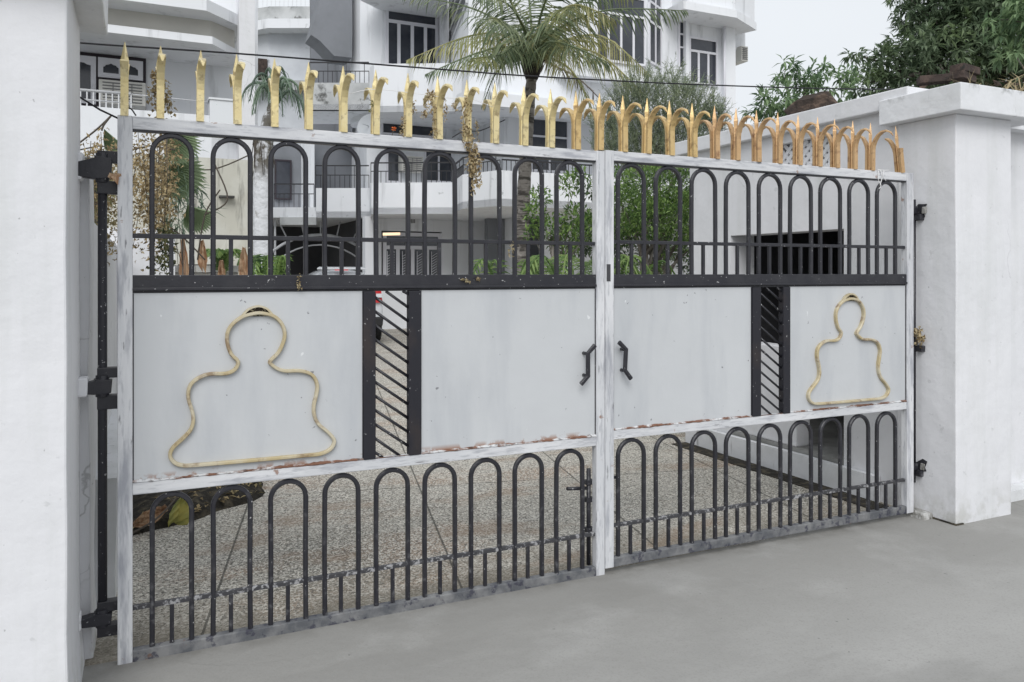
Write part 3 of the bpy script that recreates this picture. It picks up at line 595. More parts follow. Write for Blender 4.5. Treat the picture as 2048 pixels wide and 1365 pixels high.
for k in range(-4, nd+2):
    for s in (1, -1):
        y0_, z0_ = JY0+(JY1-JY0)*(k+.5)/nd, JZ0; hh = JZ1-JZ0; a = (y0_, z0_); b_ = (y0_+s*hh, z0_+hh)
        def clip(a, b):
            (ya, za), (yb, zb) = a, b
            if ya > yb: ya, za, yb, zb = yb, zb, ya, za
            if yb <= JY0 or ya >= JY1: return None
            if ya < JY0: za += (zb-za)*(JY0-ya)/(yb-ya); ya = JY0
            if yb > JY1: zb = za+(zb-za)*(JY1-ya)/(yb-ya); yb = JY1
            return (ya, za), (yb, zb)
        c = clip(a, b_)
        if c and abs(c[0][0]-c[1][0]) > .01: lt.bar((X0+.07+.002*s, c[0][0], c[0][1]), (X0+.07+.002*s, c[1][0], c[1][1]), .03, .028)
lt.build('lattice_window', M['plaster'], ob)
MB().box(X0-.06, 7.7, .05, 2.55, ROOF-.12, ROOF).build('roof_slab', M['plaster'], ob, bevel=.008)
MB().box(X0+.012, 7.55, .22, 2.08, .01, .2).build('floor', mat('dusty_floor', (.2,.2,.19), .9, layers=[D(col=(.3,.3,.29), scale=3, lo=.4, hi=.6)], bump=(20,.4)), ob)
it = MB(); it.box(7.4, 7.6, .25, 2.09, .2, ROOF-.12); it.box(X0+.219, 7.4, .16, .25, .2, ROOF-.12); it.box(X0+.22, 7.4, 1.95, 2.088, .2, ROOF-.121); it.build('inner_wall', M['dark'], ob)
MB().box(X0+.02, X0+.16, 1.06, yo1, .2, .94).build('parapet', M['plaster'], ob, bevel=.01)
rough_box(MB(), 4.395, 4.45, -.07, .03, -.01, .04, n=(4,5,3), amp=.06, seed=99, flare=.02).build('mortar_lump', M['mortar'], pr, bevel=.015)
rough_box(MB(), X0-.045, X0, .3, 2.3, -.01, .17, n=(1,12,2), amp=.012, seed=61).build('plinth', M['plaster_cap'], ob)
q = MB(); q.box(X0-.2, X0-.045, .2, 2.3, -.002, .006); structure(q.build('gutter', M['soil']))
rc = MB(); c0 = Vector((5.35,.95,.2))
rr = random.Random(4); rc.lathe(c0, [(.0,0),(.1,.0),(.12,.03),(.08,.06),(.0,.07)], 12)
for i, v in enumerate(rc.v): rc.v[i] = v+rv(rr)*.012
tag(rc.build('crumpled_bag', M['redcloth']), 'crumpled dark red bag lying on the floor in the outbuilding opening', 'bag')
# stuff on the roof
def rock(c, s, seed, m, name='rock', label=None, cat='rock', group=None):
    r = random.Random(seed); mb = MB(); nu, nv = 10, 7; vs = []
    for j in range(nv+1):
        for i in range(nu):
            th = math.pi*j/nv; ph = 2*math.pi*i/nu; d = Vector((math.sin(th)*math.cos(ph), math.sin(th)*math.sin(ph), math.cos(th)))
            k = 1+.35*noise.noise(d*1.7+Vector((seed,0,0)))+.12*noise.noise(d*5+Vector((seed,3,0))); vs.append((c[0]+d.x*s[0]*k, c[1]+d.y*s[1]*k, c[2]+d.z*s[2]*k))
    mb.add(vs, [(j*nu+i, (j+1)*nu+i, (j+1)*nu+(i+1)%nu, j*nu+(i+1)%nu) for j in range(nv) for i in range(nu)])
    o = mb.build(name, m)
    if label: tag(o, label, cat, group)
    return o
cR = at(1632, 205, 6.6); 
rock((cR.x, cR.y, 2.8), (.27,.2,.19), 3, M['rubble'], 'rubble_lump', 'large brown rubble lump on the outbuilding roof, left of the tree', 'rubble')
cR = at(1690, 205, 6.7); rock((cR.x, cR.y, 2.76), (.13,.14,.13), 5, M['rubble'], 'rubble_lump', 'small brown rubble lump at right end of the roof rubble', 'rubble')
cR = at(1585, 200, 6.8); rock((cR.x, cR.y, 2.75), (.09,.1,.1), 9, M['rubble'], 'rubble_lump', 'smallest dark rubble lump at left end of the roof rubble', 'rubble')
for i, (px, py, a, lb) in enumerate(((1930,141,.5,'dark old brick lying on top of the roof pile'),(1925,156,.62,'dark old brick under the top brick of the roof pile'),(1868,160,-.3,'dark old brick at the left end of the roof pile'))):
    c = at(px, py, 6.0); mb = MB().box(-.11,.11,-.055,.055,-.028,.028)
    R_ = Matrix.Translation(c) @ Matrix.Rotation(a-.4, 4, 'Z') @ Matrix.Rotation(.08*a, 4, 'Y'); mb.v = [R_ @ v for v in mb.v]
    tag(mb.build('old_brick', M['brick'], bevel=.004), lb, 'brick', 'bricks on the outbuilding roof')
hp = MB(); r = random.Random(12)
for i in range(9):
    c = at(1800+i*32, 182, 6.1); rr_ = random.Random(i)
    for _ in range(60): 
        p = Vector((c.x+r.gauss(0,.09), c.y+r.gauss(0,.12), 2.66+abs(r.gauss(0,.1)))); add_leaf(hp, p, rv(r), rv(r), .08, .05)
tag(hp.build('roof_litter', M['rubble']), 'heap of dead leaves and grit on the outbuilding roof behind the right cap', 'leaf litter')['kind'] = 'stuff'
dg = MB()
for i in range(230):
    c = at(r.uniform(1900,2120), 185, r.uniform(5.3,6.4)); d = Vector((r.gauss(0,.6), r.gauss(0,.6), 1)).normalized(); p = Vector((c.x, c.y, 2.66)); l_ = r.uniform(.12,.34)
    s = d.cross(rv(r)).normalized()*.005; mdp = p+d*l_*.6; e = p+d*l_+Vector((r.gauss(0,.08), r.gauss(0,.08), -.05)); dg.add([p-s, p+s, mdp+s*.8, e, mdp-s*.8], [(0,1,2,4),(4,2,3)])
o = dg.build('dry_grass', M['drygrass']); o['kind'] = 'stuff'; tag(o, 'dry straw coloured grass on the outbuilding roof at right edge', 'grass')

# ================================================================ MAIN HOUSE
hs_ = thing('house', 'big white three storey house with balconies behind the drive', 'building', (7,17,0))
Hm, Gm = M['house'], M['house_grey']
def Xp(px, Y): return onY(px, 545, Y).x
ZF1, ZP1, ZF2 = 2.95, 3.73, 5.5
front1 = [xy(632,21.0), xy(739,21.0), xy(743,19.75), xy(905,19.65), xy(925,18.1), xy(997,17.3)]; front1 += [(Xp(1480,12.4)+1.5, 12.4)]
slabpts = [xy(470,21.2)]+front1+[(front1[-1][0], 24), (xy(470,24)[0], 24)]
MB().prism(slabpts, ZF1+.002, ZF1+.16).build('floor_slab', Hm, hs_)
MB().wallstrip(front1, .14, ZF1, ZP1).build('balcony_parapet', Hm, hs_)
MB().wallstrip([xy(470,21.0), xy(631,21.0)], .14, ZF1, 3.22).build('balcony_parapet', Hm, hs_)
MB().wallstrip([xy(560,20.9), xy(632,20.9)], .1, 2.75, ZF1).build('fascia', M['aged'], hs_)
# ground floor
YG = 17.5
gw = MB(); xg0 = Xp(738, YG); xd0, xd1 = Xp(763, YG), Xp(884, YG); zd = onY(820, 463, YG).z
gw.box(xg0, xd0, YG, YG+.2, 0, ZF1); gw.box(xd1, Xp(985, YG), YG, YG+.2, 0, ZF1); gw.box(xd0, xd1, YG+.001, YG+.2, zd, ZF1)
gw.box(Xp(985, YG)-.2, Xp(985, YG), 15.2, YG, 0, ZF1)
gw.box(Xp(1085, 15.2), Xp(1500,15.2), 15.2, 15.4, 0, ZF1); gw.build('ground_floor_wall', Hm, hs_)
MB().box(Xp(975,16.2), Xp(1100,16.2), 16.2, 16.4, 0, ZF1).build('porch_wall', M['house_grey'], hs_)
MB().box(xg0-.28, xg0+.02, YG-.7, YG-.4, 0, ZF1).build('porch_pillar', Hm, hs_)
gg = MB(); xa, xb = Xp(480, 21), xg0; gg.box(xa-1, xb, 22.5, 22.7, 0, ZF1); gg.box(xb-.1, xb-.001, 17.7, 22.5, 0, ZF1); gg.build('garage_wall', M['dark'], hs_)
MB().box(Xp(785,YG)+0, Xp(800,YG)+.1, YG-.02, YG-.0, onY(790,447,YG).z, onY(790,434,YG).z).build('air_vent', M['frame'], hs_) if 0 else None
vx = Xp(822, YG); vz = onY(822, 440, YG).z; mb = MB(); [mb.box(vx-.09+.045*k, vx-.07+.045*k, YG-.02, YG-.0, vz-.09, vz+.09) for k in range(5)]; mb.build('air_vent', M['acg'], hs_)

def window(px0, py0, px1, py1, Y, cols=2, tr=0, fm=None, gm=None, root=None, name='window', fw=.05, arch_=False, rows=()):
    fm = fm or M['frame']; gm = gm or M['glass']; root = root or hs_
    a = onY(px0, py0, Y); b = onY(px1, py1, Y); zt = onY((px0+px1)/2, py0, Y).z; zb = onY((px0+px1)/2, py1, Y).z; x0, x1 = a.x, b.x
    f = MB(); f.box(x0, x0+fw, Y-.05, Y-.001, zb, zt); f.box(x1-fw, x1, Y-.05, Y-.001, zb, zt); f.box(x0+fw, x1-fw, Y-.05, Y-.001, zt-fw, zt); f.box(x0+fw, x1-fw, Y-.06, Y-.001, zb, zb+fw)
    zt2 = zt-fw
    if tr: zz = zt-(zt-zb)*tr; f.box(x0+fw, x1-fw, Y-.048, Y-.001, zz-fw/2, zz+fw/2); zt2 = zz-fw/2
    for k in range(1, cols):
        xm = x0+(x1-x0)*k/cols; f.box(xm-fw*.5, xm+fw*.5, Y-.046, Y-.001, zb+fw, zt2)
    for q in rows: zz = zb+(zt-zb)*q; f.box(x0+fw, x1-fw, Y-.044, Y-.001, zz-.02, zz+.02)
    fo = f.build(name, fm, root)
    MB().box(x0+fw*.5, x1-fw*.5, Y-.02, Y-.0015, zb+fw*.5, zt-fw*.5).build('pane', gm, fo)
    return x0, x1, zb, zt, fo
# ground floor door with its lit lamp
YD = YG+.18
x0, x1, zb, zt, dfo = window(765, 466, 882, 652, YD-.1, cols=4, tr=.16, name='front_door', fw=.1, rows=(.45,.5))
for c in range(4):
    g = MB()
    xa_, xb_ = x0+(x1-x0)*c/4+.12, x0+(x1-x0)*(c+1)/4-.1
    for k in range(9):
        z_ = zb+(zt-zb)*(.52+.028*k+ (0)); g.bar((xa_, YD-.16, z_), (xb_, YD-.16, z_+.12), .015, .015)
    g.bar((xa_, YD-.16, zb+(zt-zb)*.51), (xa_, YD-.16, zb+(zt-zb)*.8), .015, .016); g.build('door_grille', M['frame'], dfo)
lm = MB().tube([(x0+.12,YD-.35,zt-.25),(x0+.42,YD-.35,zt-.25)], .035, 10)
lm = MB().tube([at(766,469,20.4), at(800,468,20.4)], .035, 10)
tag(lm.build('tube_lamp', M['lamp']), 'short warm glowing lamp above the front door of the house', 'lamp')
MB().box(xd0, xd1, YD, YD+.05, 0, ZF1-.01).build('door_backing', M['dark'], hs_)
pw = MB().box(Xp(762,17.0), Xp(890,17.0), 17.0, 17.12, 0, 1.22); pw.build('porch_parapet', Hm, hs_)
# garage fan grille
fg = MB(); Yg = 18.6; gl0, gl1 = Xp(548, Yg), Xp(730, Yg); cen = Vector(((gl0+gl1)/2, Yg, .55)); R0 = onY(640, 470, Yg).z-.55
fg.tube([(cen.x+R0*math.cos(math.pi*k/24), Yg, cen.z+R0*math.sin(math.pi*k/24)) for k in range(25)], .04, 6)
fg.tube([(cen.x+R0*.86*math.cos(math.pi*k/24), Yg, cen.z+R0*.86*math.sin(math.pi*k/24)) for k in range(25)], .022, 6)
for k in range(1, 14):
    a = math.pi*k/14; c_, s_ = math.cos(a), math.sin(a); Rm = min((ZF1-cen.z-.05)/max(s_,.01), (gl1-cen.x)/max(abs(c_),.01)); 
    fg.tube([(cen.x+R0*c_, Yg, cen.z+R0*s_), (cen.x+Rm*c_, Yg, cen.z+Rm*s_)], .02, 5)
fg.box(gl0, gl0+.05, Yg-.02, Yg+.02, 0, ZF1); fg.box(gl1-.05, gl1, Yg-.02, Yg+.02, 0, ZF1); fg.build('garage_grille', M['wrail'], hs_)
# first floor walls
f1 = MB(); Y1 = 17.5
f1.box(Xp(735,Y1), Xp(1010,Y1), Y1, Y1+.2, ZF1+.16, ZF2+.2)
f1.box(Xp(1008,15.2), Xp(1008,15.2)+.2, 15.4, Y1-.001, ZF1+.16, ZF2); f1.box(Xp(1008,15.2), Xp(1480,15.2), 15.2, 15.4, ZF1+.16, ZF2); f1.build('first_floor_wall', Hm, hs_)
rw = MB(); rw.box(Xp(540,23), Xp(622,23)-.001, 23, 23.2, ZF1, 5.6); rw.box(Xp(622,23), Xp(738,23), 23, 23.2, ZF1, 12); rw.build('recess_wall', M['house_grey'], hs_)
MB().box(Xp(737,21)-.05, Xp(737,21)+.14, 17.6, 23, ZF1+.16, 12).build('side_wall', Hm, hs_)
MB().box(Xp(621,21.4), Xp(629,21.4), 21.4, 23, ZF1, 5.9).build('stair_wall', Hm, hs_)
window(549, 320, 583, 400, 22.95, cols=1, fm=M['bframe'], name='recess_door')
wv_ = window(762, 240, 868, 273, Y1, cols=1, name='transom_window')
window(772, 282, 800, 366, Y1, cols=1, tr=.2, name='window'); window(848, 276, 905, 366, Y1, cols=2, tr=.25, name='window')
window(1058, 238, 1136, 305, 15.2, cols=2, tr=.55, name='window'); window(1060, 305, 1135, 345, 15.2, cols=2, name='window')
def railing(pts, z0, h, name, m, root, bars=.12, mid=True, r=.014):
    mb = MB()
    for a, b in zip(pts[:-1], pts[1:]):
        A = Vector((a[0], a[1], z0+h)); B = Vector((b[0], b[1], z0+h)); n = max(1, int((B-A).length/bars))
        mb.bar(A, B, .035, .03); 
        if mid: mb.bar(A-Vector((0,0,h*.42)), B-Vector((0,0,h*.42)), .02, .02)
        for k in range(n+1):
            p = A.lerp(B, k/n); top = h*.42 if (mid and k % 4) else 0
            mb.bar(p-Vector((0,0,top)), (p.x, p.y, z0), r, r)
    return mb.build(name, m, root)
def inset(p, t): 
    return p
railing([(x, y+.06) for x, y in front1[:2]], ZP1, .6, 'railing', M['rail'], hs_)
railing([(x, y+.06) for x, y in front1[2:4]], ZP1, .5, 'railing', M['rail'], hs_)
railing([(front1[3][0]+.02, front1[3][1]+.05), (front1[4][0]+.05, front1[4][1]+.08), (front1[5][0]+.07, front1[5][1]+.07)], ZP1, .4, 'railing', M['rail'], hs_)
railing([(front1[5][0]+.1, 12.47), (front1[6][0], 12.47)], ZP1, .24, 'railing', M['rail'], hs_, mid=False, bars=.11)
railing([xy(548,21.05), xy(628,21.05)], 3.22, .62, 'railing', M['rail'], hs_)
# second floor
front2 = [xy(620,21), xy(739,21)]
MB().prism(front2+[xy(739,23.0), xy(620,23.0)], 5.8, 5.95).build('floor_slab', Hm, hs_); MB().wallstrip(front2, .14, 5.8, 6.52).build('balcony_parapet', M['aged'], hs_)
railing([(x, y+.06) for x, y in front2], 6.52, .55, 'railing', M['rail'], hs_)
fc = [xy(739,20.2), xy(748,19.8), xy(905,19.7), xy(1010,18.6)]
MB().prism(fc+[(Xp(1008,15.2)+.2, 17.4), (Xp(739,17.4)+.2, 17.4)], ZF2+.002, ZF2+.15).build('floor_slab', Hm, hs_)
MB().wallstrip(fc, .14, ZF2, 6.7).build('balcony_parapet', Hm, hs_)
Y2 = 17.6
cw = MB(); cyl = []
xc_ = Xp(775, Y2); 
pts = [(Xp(700,18.9)+.0+0, 19.0)]
plan = [(Xp(706,18.6), 18.9), (Xp(710,18.2), 18.4), (Xp(722,17.9), 18.0), (Xp(742,17.7), 17.72), (Xp(765,17.6), 17.6), (Xp(1010,17.6), 17.6), (Xp(1010,17.6), 19.2), (Xp(706,19.2), 19.2)]
cw.prism(plan, ZF2+.15, 12); cw.build('second_floor_wall', Hm, hs_)
window(770, 20, 876, 140, 17.6, cols=4, tr=.24, name='balcony_door', fw=.09)
MB().box(Xp(886,17.1), Xp(898,17.1), 17.1, 17.4, 6.7, 12).build('balcony_pillar', Hm, hs_)
MB().prism([xy(715,20.6), xy(760,19.9), xy(897,19.6), (Xp(897,17.4), 17.59), (Xp(760,17.59), 17.59)], 8.6, 8.9).build('canopy', Hm, hs_)
# stair flank (sloping slabs over the recess)
st = MB()
st.ext([at(622,70,21.6), at(638,10,21.6), at(652,-60,21.6), at(704,-60,21.6), at(705,60,21.6), at(704,116,21.6), at(668,112,21.6), at(640,82,21.6)], (0,.9,0)); st.build('stair_flight', M['house_grey'], hs_)
MB().box(Xp(678,22.3), Xp(705,22.3), 22.3, 22.9, 6.0, 8.4).build('stair_pillar', M['house_grey'], hs_)
MB().lathe((Xp(716,20.6), 20.6, 6.6), [(.0,0),(.32,.0),(.34,.5),(.3,.62),(.24,.66),(.0,.68)], 20).build('water_barrel', M['house_grey'], hs_)
# tower
YT = 13.6
tw = MB(); tx0, tx1 = Xp(935, YT), Xp(1466, YT)
tA = (Xp(937, YT), YT); tB = (Xp(898, 17.58), 17.58); tx0 = tA[0]
tw.prism([tA, (tx1, YT), (tx1, YT+5), (tB[0], YT+5), tB], ZF2, 12); tw.build('tower_wall', Hm, hs_)
def window2(A, B, z0, z1, ts, zs, name, fm, th=.05):
    A = Vector((*A,0)); B = Vector((*B,0)); dd = B-A; nn = Vector((dd.y,-dd.x,0)).normalized(); L_ = dd.length; f = MB()
    def sb(t0, t1, za, zb, k, mb): p = A+dd*t0+nn*k; q = A+dd*t1+nn*k; p0 = A+dd*t0+nn*.001; q0 = A+dd*t1+nn*.001; mb.prism([(p.x,p.y),(q.x,q.y),(q0.x,q0.y),(p0.x,p0.y)], za, zb)
    w_ = .06/L_
    for t in ts: sb(max(0,t-w_/2), min(1,t+w_/2), z0, z1, th, f)
    for z in zs: sb(ts[0], ts[-1], z-.03, z+.03, th*.9, f)
    o = f.build(name, fm, hs_); pn = MB(); sb(ts[0], ts[-1], z0, z1, th*.4, pn); pn.build('pane', M['glass'], o)
window2(tB, tA, 7.75, 11, (.04,.96), (7.75,8.15,8.75,9.6), 'window', M['wrail'])
# bay with ribbon window
bx0, bx1, bx2 = Xp(1150, 13.1), Xp(1294, 13.1), Xp(1322, 13.6)
MB().prism([(bx0-.3,YT),(bx0,13.1),(bx1,13.1),(bx2,YT)], 6.2, 12).build('bay', Hm, hs_)
window(1190, -40, 1290, 128, 13.1, cols=4, tr=.42, name='bay_window', rows=(.8,), fw=.055)
a_ = Vector((bx1,13.1,0)); b_ = Vector((bx2,YT,0)); zt_ = 9.2; zb_ = onY(1305, 130, 13.3).z
sidew = MB(); dd = (b_-a_); nn_ = Vector((dd.y,-dd.x,0)).normalized()*.03
def sidebar(t0, t1, z0, z1, mb, k=1): p = a_+dd*t0+nn_*k; q = a_+dd*t1+nn_*k; mb.prism([(p.x,p.y),(q.x,q.y),(q.x-nn_.x*k,q.y-nn_.y*k),(p.x-nn_.x*k,p.y-nn_.y*k)], z0, z1)
for t in (.08,.5,.9): sidebar(t, t+.06, zb_, zt_, sidew, 1.4)
for z in (zb_, 7.75, 8.25, 8.75): sidebar(.08, .96, z, z+.06, sidew, 1.2)
sw_ = sidew.build('bay_window', M['frame'], hs_); pm = MB(); sidebar(.1, .94, zb_+.03, zt_, pm, .8); pm.build('pane', M['glass'], sw_)
window(1376, 77, 1434, 172, YT, cols=3, tr=.3, name='window', fw=.06)
window(1355, 42, 1369, 140, YT, cols=1, rows=(.45,.72), name='window')
pm = MB(); pm.box(Xp(1370,13.5), Xp(1376,13.5), 13.45, YT, 6.3, 12); pm.box(Xp(1448,13.5), Xp(1466,13.5)+.02, 13.42, YT, ZF2, 12); pm.build('pilaster', Hm, hs_)
MB().prism([(Xp(1372,12.6), 12.7), (Xp(1455,12.7)+.3, 12.7), (tx1+.55, 13.3), (tx1+.1, 14.6), (Xp(1372,12.6), YT)], 8.05, 8.25).build('canopy', Hm, hs_)
up = MB(); up.prism([(Xp(1377,12.9), 12.95), (Xp(1470,12.95), 12.95), (tx1+.75, 13.6), (tx1+.75, 18.6), (Xp(1377,12.9), 18.6)], 8.25, 12); up.build('upper_storey', Hm, hs_)
ur = MB(); xr0 = tx1+.0
ur.prism([(xr0, 14.2), (tx1+.95, 14.2), (tx1+1.15, 14.8), (tx1+1.15, 18), (xr0, 18)], 7.75, 10.5); ur.build('cantilever_room', Hm, hs_)
# band joining centre to tower (soffit edge)
MB().box(tx0-.3, Xp(1480,13.0), 13.0, YT, 5.25, ZF2+.05).build('string_course', Hm, hs_)
rail_r = railing([(tx1+.05, 15.2), (tx1+2.2, 15.2)], 4.9, 1.0, 'railing', M['rail'], hs_); MB().box(tx1-.1, tx1+2.3, 15.2, 18, 4.7, 4.9).build('terrace_slab', Hm, hs_)
pp = MB().tube([(Xp(741,20.6), 19.95, ZP1), (Xp(741,20.6), 19.95, 8.6)], .035, 8); pp.build('drain_pipe', M['frame'], hs_)
MB().tube([(Xp(1452,13.3), 13.36, ZF2), (Xp(1452,13.3), 13.36, 8.0)], .035, 8).build('drain_pipe', M['frame'], hs_)
MB().tube(smooth_path([at(1010,240,17.6), at(960,262,18.3), at(930,262,18.9), at(905,275,19.3)], False, 4), .012, 5).build('loose_cable', M['cable'], hs_)
# air conditioners
def ac(cx, cy, cz, w, h, d, lb):
    t = thing('air_conditioner', lb, 'air conditioner', (cx, cy, cz-h/2), 'window air conditioners')
    MB().box(cx-w/2, cx+w/2, cy, cy+d, cz-h/2, cz+h/2).build('casing', M['ac'], t, bevel=.01)
    g = MB(); n = 7
    for k in range(n): z = cz-h/2+h*(.12+.76*k/(n-1)); g.box(cx-w*.42, cx+w*.42, cy-.012, cy-.001, z-.008, z+.008)
    for k in range(3): x = cx-w*.2+w*.2*k; g.box(x-.006, x+.006, cy-.014, cy-.0011, cz-h*.4, cz+h*.4)
    g.build('grille', M['acg'], t)
v = onY(824, 329, Y1-.3); ac(v.x, Y1-.35, v.z, .6, .42, .34, 'grey fronted air conditioner on the first floor balcony of the big house')
v = onY(1475, 113, 14.3); ac(v.x+.0, 14.0, v.z, .24, .42, .5, 'small white air conditioner under the jutting room at the top right of the big house')
# satellite dish
ds = thing('satellite_dish', 'small grey satellite dish on the big house, left of the long transom window', 'satellite dish', at(738,275,19.4))
c = at(738, 253, 19.4); dm = MB(); pr_ = [(.02+.26*math.sin(a*.12), .07*(1-math.cos(a*.2))) for a in range(0, 12)]
vs = []; n = 18; ax = (CAM-c).normalized(); ax = Vector((-.75, -.62, .25)).normalized(); u = ax.cross(Vector((0,0,1))).normalized(); v_ = ax.cross(u)
for (r_, h_) in [(0.001,0),(.1,.008),(.2,.032),(.3,.07)]:
    for k in range(n): vs.append(c+(u*math.cos(2*math.pi*k/n)+v_*math.sin(2*math.pi*k/n))*r_+ax*h_)
dm.add(vs, [(i*n+k, i*n+(k+1)%n, (i+1)*n+(k+1)%n, (i+1)*n+k) for i in range(3) for k in range(n)], True); dm.build('reflector', M['dish'], ds)
MB().tube([c, c-Vector((0,0,.35))], .02, 6).build('mast', M['dish'], ds); MB().tube([c, c+ax*.28-Vector((0,0,.05))], .01, 6).build('feed_arm', M['dish'], ds)

# ================================================================ OLD HOUSE BEHIND (between)
KO = 1.2
def zo(z): return 1.5+(z-1.5)*KO
def xo(px, d): return xy(px, d*KO)
oh = thing('old_house', 'weathered grey white house with black mould under its roof rail, between the two buildings', 'building', (xo(565,26)[0], xo(565,26)[1], 0))
MB().prism([xo(470,26.2), xo(536,25.6), xo(640,25.6), xo(640,29), xo(470,29)], 0, zo(9.2)).build('wall', mat('old_house_render', (.6,.62,.65), .9, layers=[D(col=(.45,.47,.5), scale=.6, lo=.4, hi=.7), D(col=(.16,.17,.19), scale=1.4, lo=.58, hi=.66, amt=.7, detail=8)], bump=(6,.3)), oh)
MB().prism([xo(470,25.6), xo(536,25.0), xo(640,25.0), xo(640,29), xo(470,29)], zo(9.2)+.002, zo(9.5)).build('canopy', M['house'], oh); MB().prism([xo(470,26), xo(540,25.5), xo(640,25.5), xo(640,29), xo(470,29)], zo(9.5)+.002, zo(10.05)).build('roof_parapet', M['aged'], oh)
railing([xo(500,25.7), xo(636,25.7)], zo(10.05), .6, 'railing', M['wrail'], oh, mid=False, bars=.16)
MB().prism([xo(470,25.2), xo(640,25.2), xo(640,25.59), xo(470,25.59)], zo(7.3), zo(7.6)).build('ledge', M['aged'], oh)
A_ = at(516,118,25.5*KO); B_ = at(535,158,25.5*KO); MB().box(A_.x, B_.x, A_.y-.1, A_.y+.3, B_.z, A_.z).build('shutter', M['brick'], oh)

# ================================================================ LEFT NEIGHBOUR
nb = thing('apartment_building', 'white neighbouring building with balconies, seen above the left end of the gate', 'building', (-1,12,0))
YW, YB = 11.2, 10.0
wallx1 = Xp(480, YW)
MB().box(-7, wallx1+.3, YW, YW+3, 3.3, 7.5).build('wall', M['house'], nb)
cx0, cx1, cx2 = -7, Xp(425, YB-.2), Xp(476, YB+.45)
def zz_(px, py, Y): return onY(px, py, Y).z
zc = zz_(300, 68, YB-.2)
MB().prism([(cx0,YB-.2),(cx1,YB-.2),(cx2,YB+.45),(cx2,YW),(cx0,YW)], zc-.05, zc+.07).build('canopy', M['house'], nb)
zs = zz_(300, 14, YB-.3)
MB().prism([(cx0,YB-.4),(cx1-.1,YB-.4),(cx2+.05,YB+.25),(cx2+.05,YW),(cx0,YW)], zs+.02, zs+.2).build('balcony_slab', M['house'], nb)
MB().prism([(cx0,YB+.1),(cx1,YB+.1),(cx2-.05,YB+.5),(cx2-.05,YW-.001),(cx0,YW-.001)], zc+.07, zs+.02).build('upper_wall', M['soffit'], nb)
zf = zz_(300, 285, YB); zp = zz_(300, 222, YB)
MB().prism([(cx0,YB),(cx1,YB),(cx2+.1,YB+.3),(cx2+.1,YW),(cx0,YW)], zf-.28, zf).build('balcony_slab', M['house'], nb)
MB().wallstrip([(cx0,YB),(cx1,YB),(cx2+.1,YB+.3)], .1, zf, zp).build('balcony_parapet', M['house'], nb)
rl = MB(); zr = zz_(200, 182, YB)
rl.tube([(cx0,YB+.05,zr),(Xp(262,YB),YB+.05,zr)], .022, 8); rl.tube([(cx0,YB+.05,zp+.1),(Xp(262,YB),YB+.05,zp+.1)], .013, 6)
x = Xp(262,YB); 
while x > -3: 
    rl.bar((x,YB+.05,zp),(x,YB+.05,zr),.018,.018); x -= .085
rl.tube([(Xp(262,YB),YB+.05,zr),(cx1,YB+.06,zr-.02)], .008, 6); rl.build('railing', M['wrail'], nb)
MB().box(Xp(478,YB-.1), Xp(510,YB-.1), YB-.1, YB+.3, 0, 8).build('corner_column', M['plaster'], nb)
# window set
zt_, zb_ = zz_(230, 88, YW-.05), zz_(230, 216, YW-.05); xr = Xp(292, YW-.05)
MB().box(-3, xr, YW-.05, YW-.001, zb_, zt_).build('window_surround', M['bframe'], nb)
for (a, b, kind) in ((-20,90,0),(96,192,0),(196,286,1)):
    x0_, x1_ = Xp(a, YW-.08), Xp(b, YW-.08); zt2 = zz_(230, 118, YW-.08); zb2 = zb_+.03 if not kind else zz_(240, 158, YW-.08)
    f = MB(); fw = .075; n = 1 if kind == 0 else 2; f.box(x0_, x0_+fw, YW-.09, YW-.051, zb2, zt2); f.box(x1_-fw, x1_, YW-.09, YW-.051, zb2, zt2); f.box(x0_+fw, x1_-fw, YW-.09, YW-.051, zt2-fw, zt2); f.box(x0_+fw, x1_-fw, YW-.09, YW-.051, zb2, zb2+fw)
    ws = [(x0_+fw, x1_-fw)] if n == 1 else [(x0_+fw, (x0_+x1_)/2-.03), ((x0_+x1_)/2+.03, x1_-fw)]
    if n == 2: f.box((x0_+x1_)/2-.03, (x0_+x1_)/2+.03, YW-.088, YW-.051, zb2+fw, zt2-fw)
    for (p, q) in ws:   # scalloped head
        L_ = q-p; hd2 = [(0,.07),(.1,.06),(.18,.035),(.33,.03),(.5,.008),(.67,.03),(.82,.035),(.9,.06),(1,.07)]
        for (ta, da), (tb2, db) in zip(hd2[:-1], hd2[1:]): f.ext([(p+L_*ta, YW-.086, zt2-fw-da), (p+L_*tb2, YW-.086, zt2-fw-db), (p+L_*tb2, YW-.086, zt2-fw+.001), (p+L_*ta, YW-.086, zt2-fw+.001)], (0,.034,0))
    fo = f.build('window', M['frame'], nb); MB().box(x0_+.03, x1_-.03, YW-.06, YW-.0505, zb2+.03, zt2-.03).build('pane', M['glass'], fo)
v = onY(245, 186, YW-.4); ac(v.x, YW-.4, v.z, .68, .38, .33, 'white air conditioner in the window of the neighbouring building, behind the leftmost spikes')
v0, v1 = onY(420, 198, YB-.15), onY(472, 248, YB-.15); tb = thing('storage_box', 'white painted box on the balcony ledge of the neighbouring building, behind the fourth spike', 'box', (v0.x, YB-.1, v1.z))
MB().box(v0.x, v1.x, YB-.12, YB+.25, v1.z-.02, v0.z).build('box_body', M['tank'], tb, bevel=.005); MB().box(v0.x-.02, v1.x+.02, YB-.14, YB+.27, v0.z, v0.z+.03).build('lid', M['tank'], tb)
